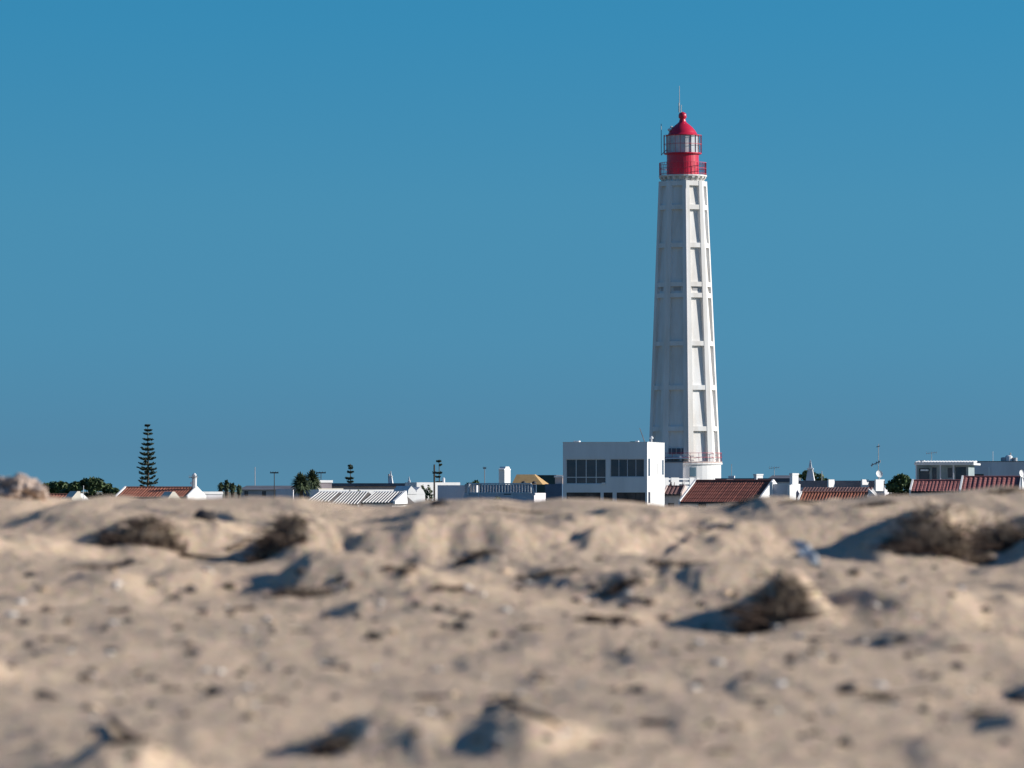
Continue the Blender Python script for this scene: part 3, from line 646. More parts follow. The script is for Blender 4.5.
for k, (x0, x1, x2, x3, yb, lab) in enumerate(((329, 358, 336, 365, 504.5, 'house under whitewashed ridged tile roof nearest the palms'), (363, 392, 371, 399, 503, 'house under whitewashed ridged tile roof beside the twin white gables'), (307, 329, 313, 335, 502, 'house under whitewashed ridged tile roof half hidden below the stepped white house'))):
    h = House('white_tiled_house', lab, 'house', x0, x1, 360, 6, 16, 'houses with whitewashed tile roofs')
    h.wall(yb+.5, 'white')
    n = int((x1-x0)/2.8); b = MB(); gsh = MB()
    e0, e1, r0, r1 = [Vector((h.lx(x0)-.1, -.2, h.lz(yb))), Vector((h.lx(x1)+.1, -.2, h.lz(yb))), Vector((h.lx(x0), 2.6, h.lz(492.2))), Vector((h.lx(x1), 2.6, h.lz(492.2)))]
    b.loft([[tuple(q) for q in (e0, r0, r0 + Vector((0, 3, -.8)), e0 + Vector((0, 5.8, -.2)))], [tuple(q) for q in (e1, r1, r1 + Vector((0, 3, -.8)), e1 + Vector((0, 5.8, -.2)))]])
    ro = b.build('roof', 'gutter', h.root)
    for i in range(n):
        u = (i+.5)/n; gsh.tube(e0.lerp(e1, u)+Vector((0, 0, .03)), r0.lerp(r1, u)+Vector((0, 0, .03)), .038, n=8)
    gsh.tube(r0, r1, .06, n=8); gsh.build('white_tile_ridges', 'wtile', ro)
    if k == 1: mb = MB().loft([[(x, -.2, h.lz(yb+1)), (x, -.2, h.lz(yb)+.14), (x, 2.6, h.lz(492.2)+.12), (x, 2.9, h.lz(yb+1))] for x in (h.w/2+.12, h.w/2+.3)]).build('gable', 'white', h.root)
h = House('twin_gable_house', 'bright white house with two small peaked gables', 'house', 407.5, 425, 380, 2, -34)
h.wall(494, 'white')
for xa, xb, xp, yp in ((407.5, 417, 411, 486), (416.2, 425, 420, 487)):
    MB().loft([[(h.lx(xa), y, h.lz(494.2)), (h.lx(xb), y, h.lz(494.2)), (h.lx(xb-2), y, h.lz(490)), (h.lx(xp), y, h.lz(yp)), (h.lx(xa+.6), y, h.lz(490))] for y in (-.05 if xa < 410 else -.02, 2)]).build('gable', 'white', h.root)
h = House('grey_walled_house', 'plain blue grey shaded wall of a flat house between the dark pole and the balustrade', 'house', 437.5, 467, 440, 6, 10)
h.wall(485.2, 'pale')
h = House('whitewashed_block', 'bright white flat roofed block with small roof chimney behind the dark pole', 'house', 417, 460, 462, 2, -34)
h.wall(482.4, 'white')
chimney(h.root, h.lx(449.4), 1.0, h.lz(482.6), h.lz(477.4), .26, 'white', 'algarve')
h = House('balustrade_terrace', 'shaded terrace with long blue grey balustrade and white curved ends', 'building', 464, 534, 430, 6, 10)
h.wall(493, 'pale')
b = MB()
for i in range(22):
    x = 470 + i*2.88; b.box(h.lx(x-.5), h.lx(x+.5), -.02, .16, h.lz(493)+.002, h.lz(484.3))
b.box(h.lx(468), h.lx(531), -.06, .2, h.lz(484.3), h.lz(483)).box(h.lx(468), h.lx(531), -.05, .19, h.lz(493.6), h.lz(492.3)); b.build('balustrade', 'white', h.root)
h.box('back_wall', 'blue', 476, 532, 484.6, 493, 2.0, 2.3); h.box('terrace_wall', 'grey', 464, 475, 484.2, 493, .4, .6)
for xs in ((469.6, 468.6, 468.2), (531.6, 532.8, 535)):
    mb = MB(); mb.path([(h.lx(xs[0]), -.12, h.lz(484)), (h.lx(xs[1]), -.15, h.lz(489)), (h.lx(xs[2]), -.18, h.lz(495))], .085, .075, 8); mb.build('scroll_end', 'white', h.root)
MB().tube((h.lx(512.5), -.3, 0), (h.lx(512.5), -.3, h.lz(492)), .04).tube((h.lx(479), -.3, 0), (h.lx(479), -.3, h.lz(492)), .04).build('downpipes', 'white', h.root)
h.box('window', 'glass', 504, 511, 492.8, 494.6, -.03, .0)
h = House('chimney_tower', 'stout white stair tower standing beside the tan hipped roof', 'tower', 498.8, 504.6, 470, 1.6, 20)
h.wall(470, 'white'); MB().loft([[(h.w/2*s, .8 + (-.8 if s_ < 0 else .8)*f, z) for s, s_ in ((-1, -1), (1, -1), (1, 1), (-1, 1))] for f, z in ((1.12, h.lz(470)), (1.12, h.lz(469)), (.8, h.lz(468.6)), (.6, h.lz(466.6)))]).build('cap', 'white', h.root)
h = House('tan_hipped_house', 'house with a golden tan hipped roof behind the balustrade', 'house', 513, 539, 480, 3, 12)
h.wall(484, 'mauve', x1=528); a0, a1 = h.lx(512), h.lx(543)
MB().loft([[(a0, -.2, h.lz(484.4)), (a1, -.2, h.lz(484.4)), (a1, 3.1, h.lz(484.4)), (a0, 3.1, h.lz(484.4))], [(h.lx(514), 1.2, h.lz(474.4)), (h.lx(532), 1.2, h.lz(474.4)), (h.lx(532), 1.8, h.lz(474.4)), (h.lx(514), 1.8, h.lz(474.4))]]).build('roof', 'tan', h.root)
for x in (525, 535.5): MB().lathe([(.05, h.lz(484)), (.26, h.lz(483.4)), (.2, h.lz(482)), (.03, h.lz(481))], 10, h.lx(x), -.7).build('finial', 'dark', h.root)
h = House('green_clad_shed', 'tall dark green clad shed between the tan roof and the white villa', 'shed', 536, 556, 520, 7, 10)
h.wall(475.8, 'teal'); h.box('roof_edge', 'slate', 535.7, 556.3, 475, 475.8, -.1, 7.1)
h = House('blue_walled_house', 'house with deep blue wall and white roof edge against the white villa', 'house', 545, 562, 450, 6, 10)
h.wall(484, 'blue'); h.wall(477.4, 'pink', x0=554.5, x1=562, y=.3, dep=5, name='upper_wall', z0=h.lz(484)+.002); h.box('roof_edge', 'white', 553.6, 562.4, 475.6, 477.4, .2, 5.4)

# ------------------------------------------------------------------ poles
def pole(name, label, cat, x, d, ytop, r=.1, arm=0, m='wood', arm_y=None):
    q = W(x, 490, d); o = thing(name, label, cat, (q.x, d, 0)); z = W(x, ytop, d).z
    MB().tube((0, 0, 0), (0, 0, z), r, r*.75, 8).build('pole', m, o)
    if arm:
        za = W(x, arm_y or ytop+.8, d).z; MB().box(-arm, arm, -.06-r, -r*.9, za-.06, za+.06).build('crossarm', m, o)
        b = MB()
        for s in (-.9, -.3, .3, .9): b.lathe([(.025, za+.06), (.03, za+.12), (.01, za+.15)], 6, s*arm, -r-.03)
        b.build('insulators', 'dark', o)
pole('utility_pole', 'thin pole with a wide top crossarm above the slate roofed row', 'pole', 274.3, 500, 472, .05, .42)
pole('utility_pole', 'pole with crossarm half hidden by the palm heads', 'pole', 321, 520, 472, .045, .5)
pole('utility_pole', 'stout dark pole in front of the bushy topped small pine', 'pole', 434.3, 400, 464.5, .085, .14, arm_y=473)
pole('radio_mast', 'faint pinkish mast rising behind the slate roofed row', 'mast', 255, 800, 467, .06, 0, 'pink')
pole('flagpole', 'slim bare grey mast behind the balustrade terrace', 'pole', 484.6, 500, 467.5, .05, .16, 'metal')
pole('garden_post', 'thin pale post before the dark hedge trees', 'post', 83.5, 380, 485.5, .03, 0, 'white')

# ------------------------------------------------------------------ trees
def leaf_crown(mb, blobs, n, size, seed):
    rnd = random.Random(seed); tot = sum(b[3]*b[4]*b[5] for b in blobs)
    for cx, cy, cz, rx, ry, rz in blobs:
        for i in range(int(n*rx*ry*rz/tot)):
            v = Vector((rnd.gauss(0, 1), rnd.gauss(0, 1), rnd.gauss(0, 1))).normalized()*(rnd.uniform(.35, 1)**.5)*rnd.uniform(.85, 1.1)
            p = Vector((cx+v.x*rx, cy+v.y*ry, cz+v.z*rz)); s = size*rnd.uniform(.6, 1.4)
            a = Vector((rnd.gauss(0, 1), rnd.gauss(0, 1), rnd.gauss(0, .6))).normalized(); b = a.orthogonal().normalized()
            b = (b*math.cos(rnd.uniform(0, 6)) + a.cross(b)*math.sin(rnd.uniform(0, 6))).normalized()
            mb.add([tuple(p-a*s), tuple(p+b*s*.45), tuple(p+a*s), tuple(p-b*s*.45)], [(0, 1, 2, 3)])
def broad_tree(name, label, cat, x0, x1, ytop, d, seed, n=3200, group=None, size=.2, zlow=.7):
    q = W((x0+x1)/2, 490, d); o = thing(name, label, cat, (q.x, d, 0), 0, group); w = (x1-x0)*PX(d)/2; zt = W(x0, ytop, d).z
    rnd = random.Random(seed); k = max(3, int(w*2.8)); n = int(n*1.7); blobs = []
    for row in range(3):
        for i in range(k):
            u = ((i+.5)/k*2-1)*(1 - .05*row) + rnd.uniform(-.08, .08); rx = w*rnd.uniform(1.3, 2.0)/k; top = zt*(1 - .26*abs(u)**2.6)*rnd.uniform(.93, 1.0)
            rz = min(.32*zt, rnd.uniform(.5, .75)); cz = top - rz - row*(top - rz - zlow)*.42
            blobs.append((u*w*(1-.4/k), rnd.uniform(-.5, .5)*min(w, 2), cz, rx, rx, rz))
    mb = MB(); leaf_crown(mb, blobs, n, size, seed); mb.build('crown', 'leaf', o)
    t = MB()
    t.path([(0, 0, 0), (.08*w, 0, zt*.3), (-.05*w, .1, zt*.55)], .12+.03*w, .07, 7)
    for b in blobs[::2]: t.path([(0, 0, zt*.25), (b[0]*.5, b[1]*.5, zt*.4), (b[0], b[1], b[2])], .07, .02, 5)
    t.build('trunk', 'bark', o)
broad_tree('hedge_tree', 'broad dark green tree mass beside the brown tiled roof', 'tree', 63, 121, 477.6, 470, 1, 7500, 'trees at the village edge')
broad_tree('hedge_tree', 'lower blue green tree behind the lumpy pale rock', 'tree', 32, 80, 479.6, 520, 2, 5200, 'trees at the village edge')
broad_tree('hedge_tree', 'dark rounded tree behind the white obelisk chimney', 'tree', 787, 830, 469.6, 560, 3, 3600, 'trees at the village edge', zlow=2.5)
broad_tree('hedge_tree', 'olive green bushy tree between satellite dish and columned porch', 'tree', 886, 917, 473, 450, 4, 3000, 'trees at the village edge')
broad_tree('hedge_tree', 'thin dark treetop showing above the balustrade', 'tree', 466, 484, 478.4, 620, 5, 1500, 'trees at the village edge', zlow=2.5)
broad_tree('garden_shrub', 'small upright shrub against the bright white block', 'shrub', 419, 426, 483.4, 440, 6, 420, size=.12)
broad_tree('garden_shrub', 'taller ragged shrub next to the dark pole', 'shrub', 424.5, 433, 482.6, 430, 7, 520, size=.12)
broad_tree('garden_shrub', 'little round shrub on the pinkish wall near the palms', 'shrub', 347, 351.5, 486.4, 430, 8, 240, size=.1)
broad_tree('garden_shrub', 'dark round shrub between the two whitewashed tile roofs', 'shrub', 356, 361.5, 485.4, 430, 9, 300, size=.1)
broad_tree('garden_shrub', 'low olive shrub under the balustrade', 'shrub', 493, 501, 493, 400, 10, 300, size=.1)

def norfolk(label, x, d, tiers, seed, ybase=497, sparse=1.0):
    """tiers: (photo y, half width px) from the top down"""
    q = W(x, 490, d); o = thing('norfolk_pine', label, 'tree', (q.x, d, 0), 0, 'Norfolk pines'); p = PX(d); rnd = random.Random(seed)
    Zy = lambda y: W(x, y, d).z
    zt = Zy(tiers[0][0]-1.5)
    MB().path([(0, 0, 0), (.06, 0, zt*.5), (0, 0, zt)], .22*zt/12, .03, 7).build('trunk', 'bark', o)
    cr, lb = MB(), MB()
    for ti, (y, hw) in enumerate(tiers):
        z, R = Zy(y + rnd.uniform(-.5, .5)), hw*p*rnd.uniform(.88, 1.08); nb = rnd.choice((6, 7, 7, 8)) if ti > 2 else 5; a0 = rnd.uniform(0, 6)
        frac = ti/len(tiers)
        for k in range(nb):
            if rnd.random() > sparse: continue
            a = a0 + 2*math.pi*k/nb + rnd.uniform(-.2, .2); rr = R*rnd.uniform(.68, 1.12)
            lift = rr*(.16 + .30*frac)*rnd.uniform(.4, 1.4)
            dirv = Vector((math.cos(a), math.sin(a), 0)); start = Vector((0, 0, z - .25*p*4*frac - .1))
            pt = lambda t: start + dirv*rr*t + Vector((0, 0, lift*t*t))
            lb.path([pt(0), pt(.5), pt(1)], .035, .015, 4)
            t0 = .12 + .46*frac; nf = int(66*(1-t0*.5))
            for i in range(nf):
                t = t0 + (1-t0)*rnd.random(); c = pt(t); thick = (.5 + .5*math.sin(math.pi*min(1, (t-t0)/(1-t0)+.15)))*p*1.5
                side = dirv.cross(Vector((0, 0, 1)))
                c = c + side*rnd.gauss(0, .5)*thick*1.4 + Vector((0, 0, rnd.uniform(-.2, .9)*thick*.7)); s = p*1.6*rnd.uniform(.6, 1.2)
                ax = (dirv*rnd.uniform(.2, 1) + side*rnd.uniform(-1, 1) + Vector((0, 0, rnd.uniform(0, .8)))).normalized(); b = ax.orthogonal().normalized()
                b = b*math.cos(i) + ax.cross(b)*math.sin(i)
                cr.add([tuple(c-ax*s), tuple(c+b*s*.42), tuple(c+ax*s), tuple(c-b*s*.42)], [(0, 1, 2, 3)])
    lb.build('branches', 'bark', o); cr.build('crown', 'pine', o)
norfolk('tall slender Norfolk pine with many tiers above the long tiled house', 147.6, 620,
    [(425.5, 2.2), (429.5, 3.4), (433.5, 4.6), (439, 5.2), (444, 6.2), (449.3, 8.2), (454, 9.2), (458.8, 9.8), (463.5, 9.6), (469, 10), (473.5, 10.6), (478, 10.4), (483, 10), (488, 9)], 21)
norfolk('small sparse Norfolk pine over the whitewashed tile roofs', 350.2, 640, [(465, 1.6), (468, 2.6), (472, 3.4), (477.5, 4.2), (481, 3.6), (485, 4)], 22, sparse=.5)
norfolk('small lopsided Norfolk pine behind the stout dark pole', 439, 640, [(461, 2), (464, 2.6), (468.5, 3.2), (472, 3.6), (476, 4.2), (481, 3.6)], 25, sparse=.5)

def frond_head(mb, c, R, n, seed, droop=.8, wid=.1):
    rnd = random.Random(seed); c = Vector(c)
    for i in range(n):
        a = rnd.uniform(0, 2*math.pi); el = rnd.uniform(-.5, 1.45); r = R*rnd.uniform(.75, 1.1)
        d0 = Vector((math.cos(a)*math.cos(el), math.sin(a)*math.cos(el), math.sin(el))); sd = Vector((-math.sin(a), math.cos(a), 0))
        pts = [c + d0*r*t + Vector((0, 0, -droop*r*.5*t*t*math.cos(el)*.7)) for t in (0, .3, .6, .85, 1)]; ws = [.35, .9, 1, .7, .05]
        vs = []
        for q, w_ in zip(pts, ws): vs += [tuple(q - sd*wid*w_), tuple(q + Vector((0, 0, wid*.4*w_))), tuple(q + sd*wid*w_)]
        mb.add(vs, [(j*3+k, j*3+k+1, j*3+k+4, j*3+k+3) for j in range(4) for k in (0, 1)])
def palm(label, x, d, yt, rpx, seed, n=70, trunk=.16, wid=.11, group='palms'):
    q = W(x, 490, d); o = thing('palm_tree', label, 'palm', (q.x, d, 0), 0, group); R = rpx*PX(d); z = W(x, yt, d).z - R*.85
    MB().path([(0, 0, 0), (.06, 0, z*.5), (0, 0, z)], trunk*1.2, trunk, 8).build('trunk', 'bark', o)
    mb = MB(); frond_head(mb, (0, 0, z), R, n, seed, wid=wid)
    frond_head(mb, (0, 0, z-R*.35), R*.95, n*2//3, seed+50, droop=1.3, wid=wid); frond_head(mb, (0, 0, z-R*.95), R*.75, n//2, seed+90, droop=1.2, wid=wid*.9) if R < .6 else None; mb.build('crown', 'palm', o)
palm('large spiky palm head with its fronds over the slate roofed row', 301, 440, 473, 11.5, 31, 150)
palm('large spiky palm head touching the stepped white house', 312, 450, 470.6, 10.5, 32, 150)
palm('stubby palm touching the end of the white parapet, shortest trunk', 221, 450, 482.5, 4.6, 33, 60, .14, .10)
palm('tallest stubby palm of the small row by the white parapet', 226.5, 455, 480, 5, 34, 64, .16, .10)
palm('bushy stubby palm third along the small palm row', 232.5, 450, 482.2, 4.8, 35, 64, .16, .10)
palm('low stubby palm at the slate roofed end of the small palm row', 239, 452, 484.8, 4.2, 36, 52, .14, .10)

# ------------------------------------------------------------------ beach finds
def lumpy(name, m, r, seed, sub=3, amp=.25, sq=(1, 1, .7), parent=None):
    import bmesh
    bm = bmesh.new(); bmesh.ops.create_icosphere(bm, subdivisions=sub, radius=1)
    rs = np.array([v.co[:] for v in bm.verts])
    n = perlin(rs[:, 0]*1.4+seed, rs[:, 1]*1.4+rs[:, 2]*2.1, seed) + .5*perlin(rs[:, 0]*3.1+seed, rs[:, 1]*3.1-rs[:, 2]*2.7, seed+1) + .3*perlin(rs[:, 0]*7+seed, rs[:, 1]*7+rs[:, 2]*6, seed+2)
    for v, k in zip(bm.verts, n):
        f = r*(1 + amp*k); v.co = Vector((v.co.x*f*sq[0], v.co.y*f*sq[1], v.co.z*f*sq[2]))
    me = bpy.data.meshes.new(name); bm.to_mesh(me); bm.free(); me.polygons.foreach_set('use_smooth', [True]*len(me.polygons)); me.materials.append(M[m])
    o = bpy.data.objects.new(name, me); COL.objects.link(o); return o
def spot(x, y):
    """where the sight line through photo position x, y meets the sand"""
    o = Vector((0, 0, EYE)); v = (W(x, y, 10) - o).normalized(); h = SAND.ray_cast(o + v*3, v)
    if h[0] and h[0].y < 60: return h[0].copy()
    d = d_of_y(y); xx = W(x, y, d).x
    return Vector((xx, d, ground_z(xx, d)))

q = spot(20, 499); o = lumpy('rock', 'rock', 1.0, 41, 5, .38, (1, 1, 1)); p = q.y/F
o.scale = (27*p, 26*p, 15*p); o.location = (W(13, 490, q.y).x, q.y+.12, W(13, 490, q.y).z - 1*p); tag(o, 'pale lumpy rock on the sand crest at the edge of the dark trees', 'rock')

def dry_shrub(label, x, y, wpx, hpx, n, seed, lean=-.4, m='twig', dpx=1.0):
    q = spot(x, y); p = q.y/F; o = thing('dry_shrub', label, 'dry shrub', q, 0, 'dead beach plants'); rnd = random.Random(seed); mb = MB(); w, hh = wpx*p/2, hpx*p
    for i in range(n):
        bx, by = rnd.uniform(-1, 1)*w, abs(rnd.gauss(0, .30))*w*dpx - .04
        if math.sin(bx/w*5+seed)*math.cos(by/w*4+seed*2)+.35*math.sin(bx/w*13+by/w*11) < -.22: continue
        bz = ground_z(q.x+bx, q.y+by) - q.z
        prof = max(.3, 1-(bx/w)**2); l = hh*prof*rnd.uniform(.10, .48)
        tip = Vector((bx + l*(lean + rnd.gauss(0, 1.1)), by + l*rnd.gauss(0, .8), bz + l*rnd.uniform(-.1, .7)))
        mid = Vector((bx, by, bz-.01)).lerp(tip, .5) + Vector((rnd.gauss(0, .15)*l, rnd.gauss(0, .15)*l, l*.14)); mb.path([(bx, by, bz-.015), mid, tip], rnd.uniform(.0025, .006), .0014, 3)
    mb.build('crown', m, o); 
    if m == 'twig':
        mb = MB()
        for i in range(n//4):
            bx, by = rnd.uniform(-1, 1)*w, abs(rnd.gauss(0, .35))*w*dpx - .04; bz = ground_z(q.x+bx, q.y+by) - q.z; prof = max(.15, 1-(bx/w)**2); l = hh*prof*rnd.uniform(.15, .42)
            tip = Vector((bx + l*rnd.gauss(0, .7), by, bz + l*rnd.uniform(.4, 1))); mb.path([(bx, by, bz-.01), Vector((bx, by, bz)).lerp(tip, .5)+Vector((0, 0, l*.1)), tip], .004, .0015, 3)
        mb.build('bleached_stems', 'twig2', o)  # bare bleached stems of the dead plant, without leaves
    return o
dry_shrub('brown dead shrub topping the hummock below the hedge trees', 140, 543, 92, 34, 2000, 51, dpx=2.6)
dry_shrub('dark dead shrub over the hollow under the palm heads', 276, 553, 58, 38, 1800, 52, -.4, dpx=4.2)
dry_shrub('largest dark dead shrub crowning the hummock below the red tiled cottages', 940, 552, 108, 44, 2800, 53, dpx=2.8)
dry_shrub('dead shrub hanging over the scarp beside the scrap of plastic', 780, 621, 58, 54, 2400, 54, -.4, dpx=4.2)
dry_shrub('dark matted plant on the broad mound under the shaded palm hollow', 300, 596, 66, 24, 900, 67, -.4, dpx=2)
dry_shrub('dark matted plant on the bottom mound left of the slanting driftwood', 335, 748, 40, 30, 600, 68, -.4, dpx=2.4)
dry_shrub('dark dead shrub at the lee end of the largest hummock, below the dish post', 1004, 548, 60, 36, 1200, 70, dpx=2.6)
dry_shrub('pale dead tuft on the crest beside the dish post', 1004, 493, 44, 22, 500, 55, .3, 'twig2')
dry_shrub('small dead tuft on the crest before the red roofed house', 745, 503, 30, 12, 300, 56)
dry_shrub('dark ragged tuft on the crest below the orange tiled eaves', 800, 503, 40, 12, 350, 61)
dry_shrub('low dead tuft on the crest before the satellite dish parapet', 876, 505, 46, 13, 400, 57)
dry_shrub('flat dead plant in the middle of the beach by the dark hollow', 478, 556, 46, 15, 900, 58, -.7, dpx=1.6)
dry_shrub('dead plant on the streaked slope below the white villa', 682, 566, 60, 18, 800, 59, -.7, dpx=1.6)
dry_shrub('wispy dead plant on the shaded bank below the balustrade', 556, 574, 72, 16, 700, 62, -.5, dpx=1.4)
dry_shrub('low dead plant below the red roofed house on open sand', 700, 532, 80, 12, 420, 63, -.5)
dry_shrub('low dead plant on the lee of the hummock with the brown shrub', 105, 568, 90, 11, 420, 64, -.5)
dry_shrub('scrubby dead plant on the crest under the white villa', 520, 512, 70, 10, 380, 65, -.5)
dry_shrub('dark matted plant in the shaded dip under the villa hummocks', 622, 588, 46, 14, 600, 69, -.5, dpx=1.6)
dry_shrub('sparse brown weed standing on bare sand near the lone dark stones', 874, 697, 20, 34, 70, 60, .2)
dry_shrub('brown root tuft on the rim of the shaded mound at the lower corner', 125, 742, 30, 26, 260, 66, .3)
# the scrap of plastic
q = spot(808, 566); p = q.y/F; mb = MB(); rnd = random.Random(3); nx, ny = 9, 7; vs = []
for j in range(ny):
    for i in range(nx):
        u, v = i/(nx-1)-.5, j/(ny-1)
        vs.append(((u*(9+8*v)+(v-.5)*-22)*p + rnd.gauss(0, .9)*p, rnd.gauss(0, 3)*p, v*25*p + rnd.gauss(0, .9)*p))
mb.add(vs, [(j*nx+i, j*nx+i+1, j*nx+i+1+nx, j*nx+i+nx) for j in range(ny-1) for i in range(nx-1)])
o = mb.build('plastic_scrap', 'plastic', None, True); sm = o.modifiers.new('thickness', 'SOLIDIFY'); sm.thickness = .003
o.location = q; tag(o, 'crumpled whitish blue scrap of plastic film caught on the hummock', 'litter')
# driftwood
def stick(label, pts, r, seed):
    P = [spot(x, y) for x, y in pts]; o0 = P[0]; mb = MB(); rnd = random.Random(seed)
    mb.path([(v - o0) + Vector((0, 0, r*.6 + rnd.uniform(0, r))) for v in P], r, r*.45, 7); o = mb.build('driftwood', 'drift', None, True); o.location = o0; tag(o, label, 'driftwood', 'driftwood sticks')
stick('dark driftwood stick slanting off the small ridge at the bottom of the beach', [(505, 703), (525, 716), (545, 723), (560, 730)], .012, 1)
stick('short brown stick on the rim of the shaded corner mound', [(112, 726), (125, 738), (142, 746)], .012, 2)
stick('thin brown stick lying flat in the left middle of the beach', [(180, 557), (205, 559), (235, 562)], .012, 3)
stick('curved brown stick near the dark hollow under the palm heads', [(228, 551), (240, 546), (250, 540)], .013, 4)

# pebbles and shells: one mesh of each kind and shape, copied
KIND = {}
for kn, m in (('dark', 'stone_dark'), ('brown', 'stone_brown'), ('shell', 'shell'), ('orange', 'shell_orange')):
    KIND[kn] = []
    for k in range(3):
        o = lumpy('pebble' if kn in ('dark', 'brown') else 'seashell', m, 1.0, 70+k*5+len(kn), 2, .3, (1, .85, .55 if kn in ('dark', 'brown') else .38)); KIND[kn].append(o.data); bpy.data.objects.remove(o, do_unlink=True)
LAB = {'dark': 'dark grey pebble half sunk in the pale sand', 'brown': 'brown pebble half sunk in the pale sand', 'shell': 'whitish broken shell lying on the pale sand', 'orange': 'orange tinted broken shell lying on the pale sand'}
rnd = random.Random(77)
def put(kn, x, y, wpx, label=None):
    q = spot(x, y); p = q.y/F; wpx *= 1.2; o = bpy.data.objects.new('pebble' if kn in ('dark', 'brown') else 'seashell', rnd.choice(KIND[kn])); COL.objects.link(o)
    s = wpx*p/2; o.scale = (s, s*rnd.uniform(.7, 1.1), s*rnd.uniform(.75, 1.15)); o.rotation_euler = (rnd.uniform(-.3, .3), rnd.uniform(-.3, .3), rnd.uniform(0, 6)); o.location = q + Vector((0, 0, s*.16))
    tag(o, label or LAB[kn], 'pebble' if kn in ('dark', 'brown') else 'shell', None if label else kn + (' pebbles' if kn in ('dark', 'brown') else ' shells') + ' scattered on the beach')
put('orange', 92, 709, 20, 'largest orange and white shell above the shaded corner mound')
put('dark', 45, 697, 16, 'round dark stone just beside the largest orange and white shell')
put('dark', 205, 519, 22, 'dark lump alone on the bare sand right of the hummock with the brown shrub')
put('dark', 1022, 702, 24, 'big dark stone cut by the picture edge on the lower beach')
put('dark', 958, 668, 15, 'larger of two dark stones near the sparse brown weed')
put('dark', 846, 690, 20, 'long dark stone right next to the sparse brown weed')
put('shell', 718, 663, 12, 'bright white shell alone on the open sand below the long shadow')
put('shell', 12, 616, 12, 'white shell beside a dark stone at the near left sand')
for kn, x, y, w in (('dark', 24, 624, 13), ('brown', 47, 612, 15), ('brown', 68, 623, 12), ('dark', 193, 655, 13), ('brown', 180, 629, 10), ('dark', 112, 651, 10), ('shell', 220, 673, 12), ('shell', 246, 688, 10), ('orange', 237, 703, 10), ('dark', 216, 694, 18),
    ('brown', 85, 680, 14), ('brown', 187, 715, 10), ('dark', 376, 637, 16), ('orange', 392, 632, 9), ('dark', 459, 628, 16), ('brown', 455, 613, 10), ('dark', 506, 647, 8), ('shell', 437, 671, 9), ('brown', 536, 678, 16), ('dark', 640, 692, 18), ('orange', 620, 690, 10), ('dark', 624, 654, 13),
    ('brown', 656, 646, 10), ('orange', 593, 658, 8), ('shell', 694, 690, 13), ('dark', 936, 678, 12), ('brown', 909, 657, 10), ('brown', 792, 659, 12), ('dark', 834, 661, 10), ('dark', 924, 711, 12), ('brown', 945, 718, 10), ('dark', 814, 735, 12), ('dark', 845, 745, 16), ('brown', 740, 728, 12), ('orange', 822, 648, 9),
    ('shell', 700, 643, 10), ('dark', 593, 588, 11), ('dark', 576, 602, 9), ('brown', 522, 580, 12), ('brown', 600, 560, 9), ('dark', 440, 505, 16), ('brown', 650, 604, 12), ('dark', 575, 570, 9), ('shell', 70, 652, 8), ('orange', 98, 674, 9), ('dark', 520, 590, 10), ('dark', 358, 618, 9)): put(kn, x, y, w)
kinds = ['dark', 'dark', 'dark', 'brown', 'brown', 'shell', 'shell', 'orange']
for i in range(250):
    y = rnd.uniform(560, 764); x = rnd.uniform(4, 1020); put(rnd.choice(kinds), x, y, rnd.choice([5, 6, 6, 7, 8, 9, 10, 12]))
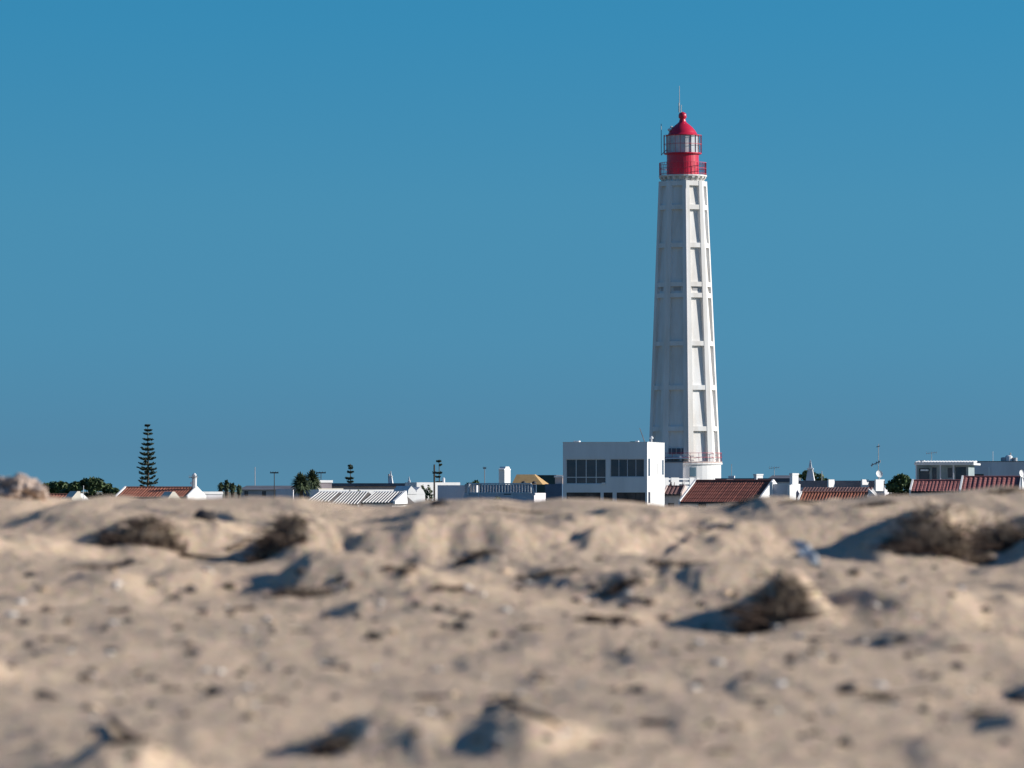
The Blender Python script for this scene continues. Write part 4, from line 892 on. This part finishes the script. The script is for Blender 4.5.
# flat scraps of dead plants: one mesh per shape, copied
SCRAP = []
for k in range(3):
    mb = MB(); r2 = random.Random(200+k)
    for i in range(26):
        x0 = r2.uniform(-1, .5); y0 = r2.uniform(-.25, .25); l = r2.uniform(.3, .8); z0 = r2.uniform(0, .12)
        mb.path([(x0, y0, z0), (x0+l*.5, y0+r2.uniform(-.15, .15), z0+r2.uniform(.02, .2)), (x0+l, y0+r2.uniform(-.2, .2), z0+r2.uniform(-.04, .1))], r2.uniform(.03, .07), .02, 4)
    o = mb.build('plant_scrap', 'twig'); SCRAP.append(o.data); bpy.data.objects.remove(o, do_unlink=True)
spots = [(600, 622, 60), (640, 601, 30), (448, 590, 40), (398, 570, 44), (370, 640, 22), (850, 693, 34), (884, 700, 26), (118, 612, 30), (300, 632, 26), (620, 690, 26), (655, 724, 40), (545, 681, 26), (820, 640, 30), (735, 612, 30), (985, 715, 44),
         (240, 610, 34), (505, 700, 44), (430, 698, 36), (60, 640, 24), (330, 668, 26), (760, 700, 24), (690, 665, 22), (905, 640, 30), (530, 628, 26), (170, 690, 30), (960, 650, 26), (480, 740, 24), (270, 700, 26), (590, 745, 28), (720, 752, 30)]
for x, y, w in spots:
    q = spot(x, y); sc = w*q.y/F/2; o = bpy.data.objects.new('plant_scrap', rnd.choice(SCRAP)); COL.objects.link(o)
    o.location = q - Vector((0, 0, .002)); o.scale = (sc, sc*1.2, sc*rnd.uniform(.7, 1.1)); o.rotation_euler = (0, 0, rnd.uniform(-.35, .35))
    tag(o, 'flat brown scrap of dead plant lying on the open sand', 'plant debris', 'scraps of dead plants on the beach')
# fine grit: uncountable crumbs of shell and wood
mb = MB(); rnd = random.Random(9)
for i in range(9000):
    d = 8 + 24*rnd.random()**1.2; x = rnd.uniform(-1, 1)*(.16*d+1.0); mb.v.append((x, d, 0))
P = np.array(mb.v); zz = EYE + terrain_rel(P[:, 0], P[:, 1]); mb.v = []
for (x, d, _), z in zip(P, zz):
    s = rnd.uniform(.003, .010); a = rnd.uniform(0, 6); ca, sa = math.cos(a)*s, math.sin(a)*s
    mb.add([(x+ca, d+sa, z-.002), (x-sa*.6, d+ca*.6, z-.002), (x-ca, d-sa, z-.002), (x+sa*.6, d-ca*.6, z-.002), (x, d, z+s*.8)], [(0, 1, 4), (1, 2, 4), (2, 3, 4), (3, 0, 4)])
o = mb.build('shell_grit', 'stone_brown'); tag(o, 'fine brown grit strewn over the whole beach', 'grit', kind='stuff')
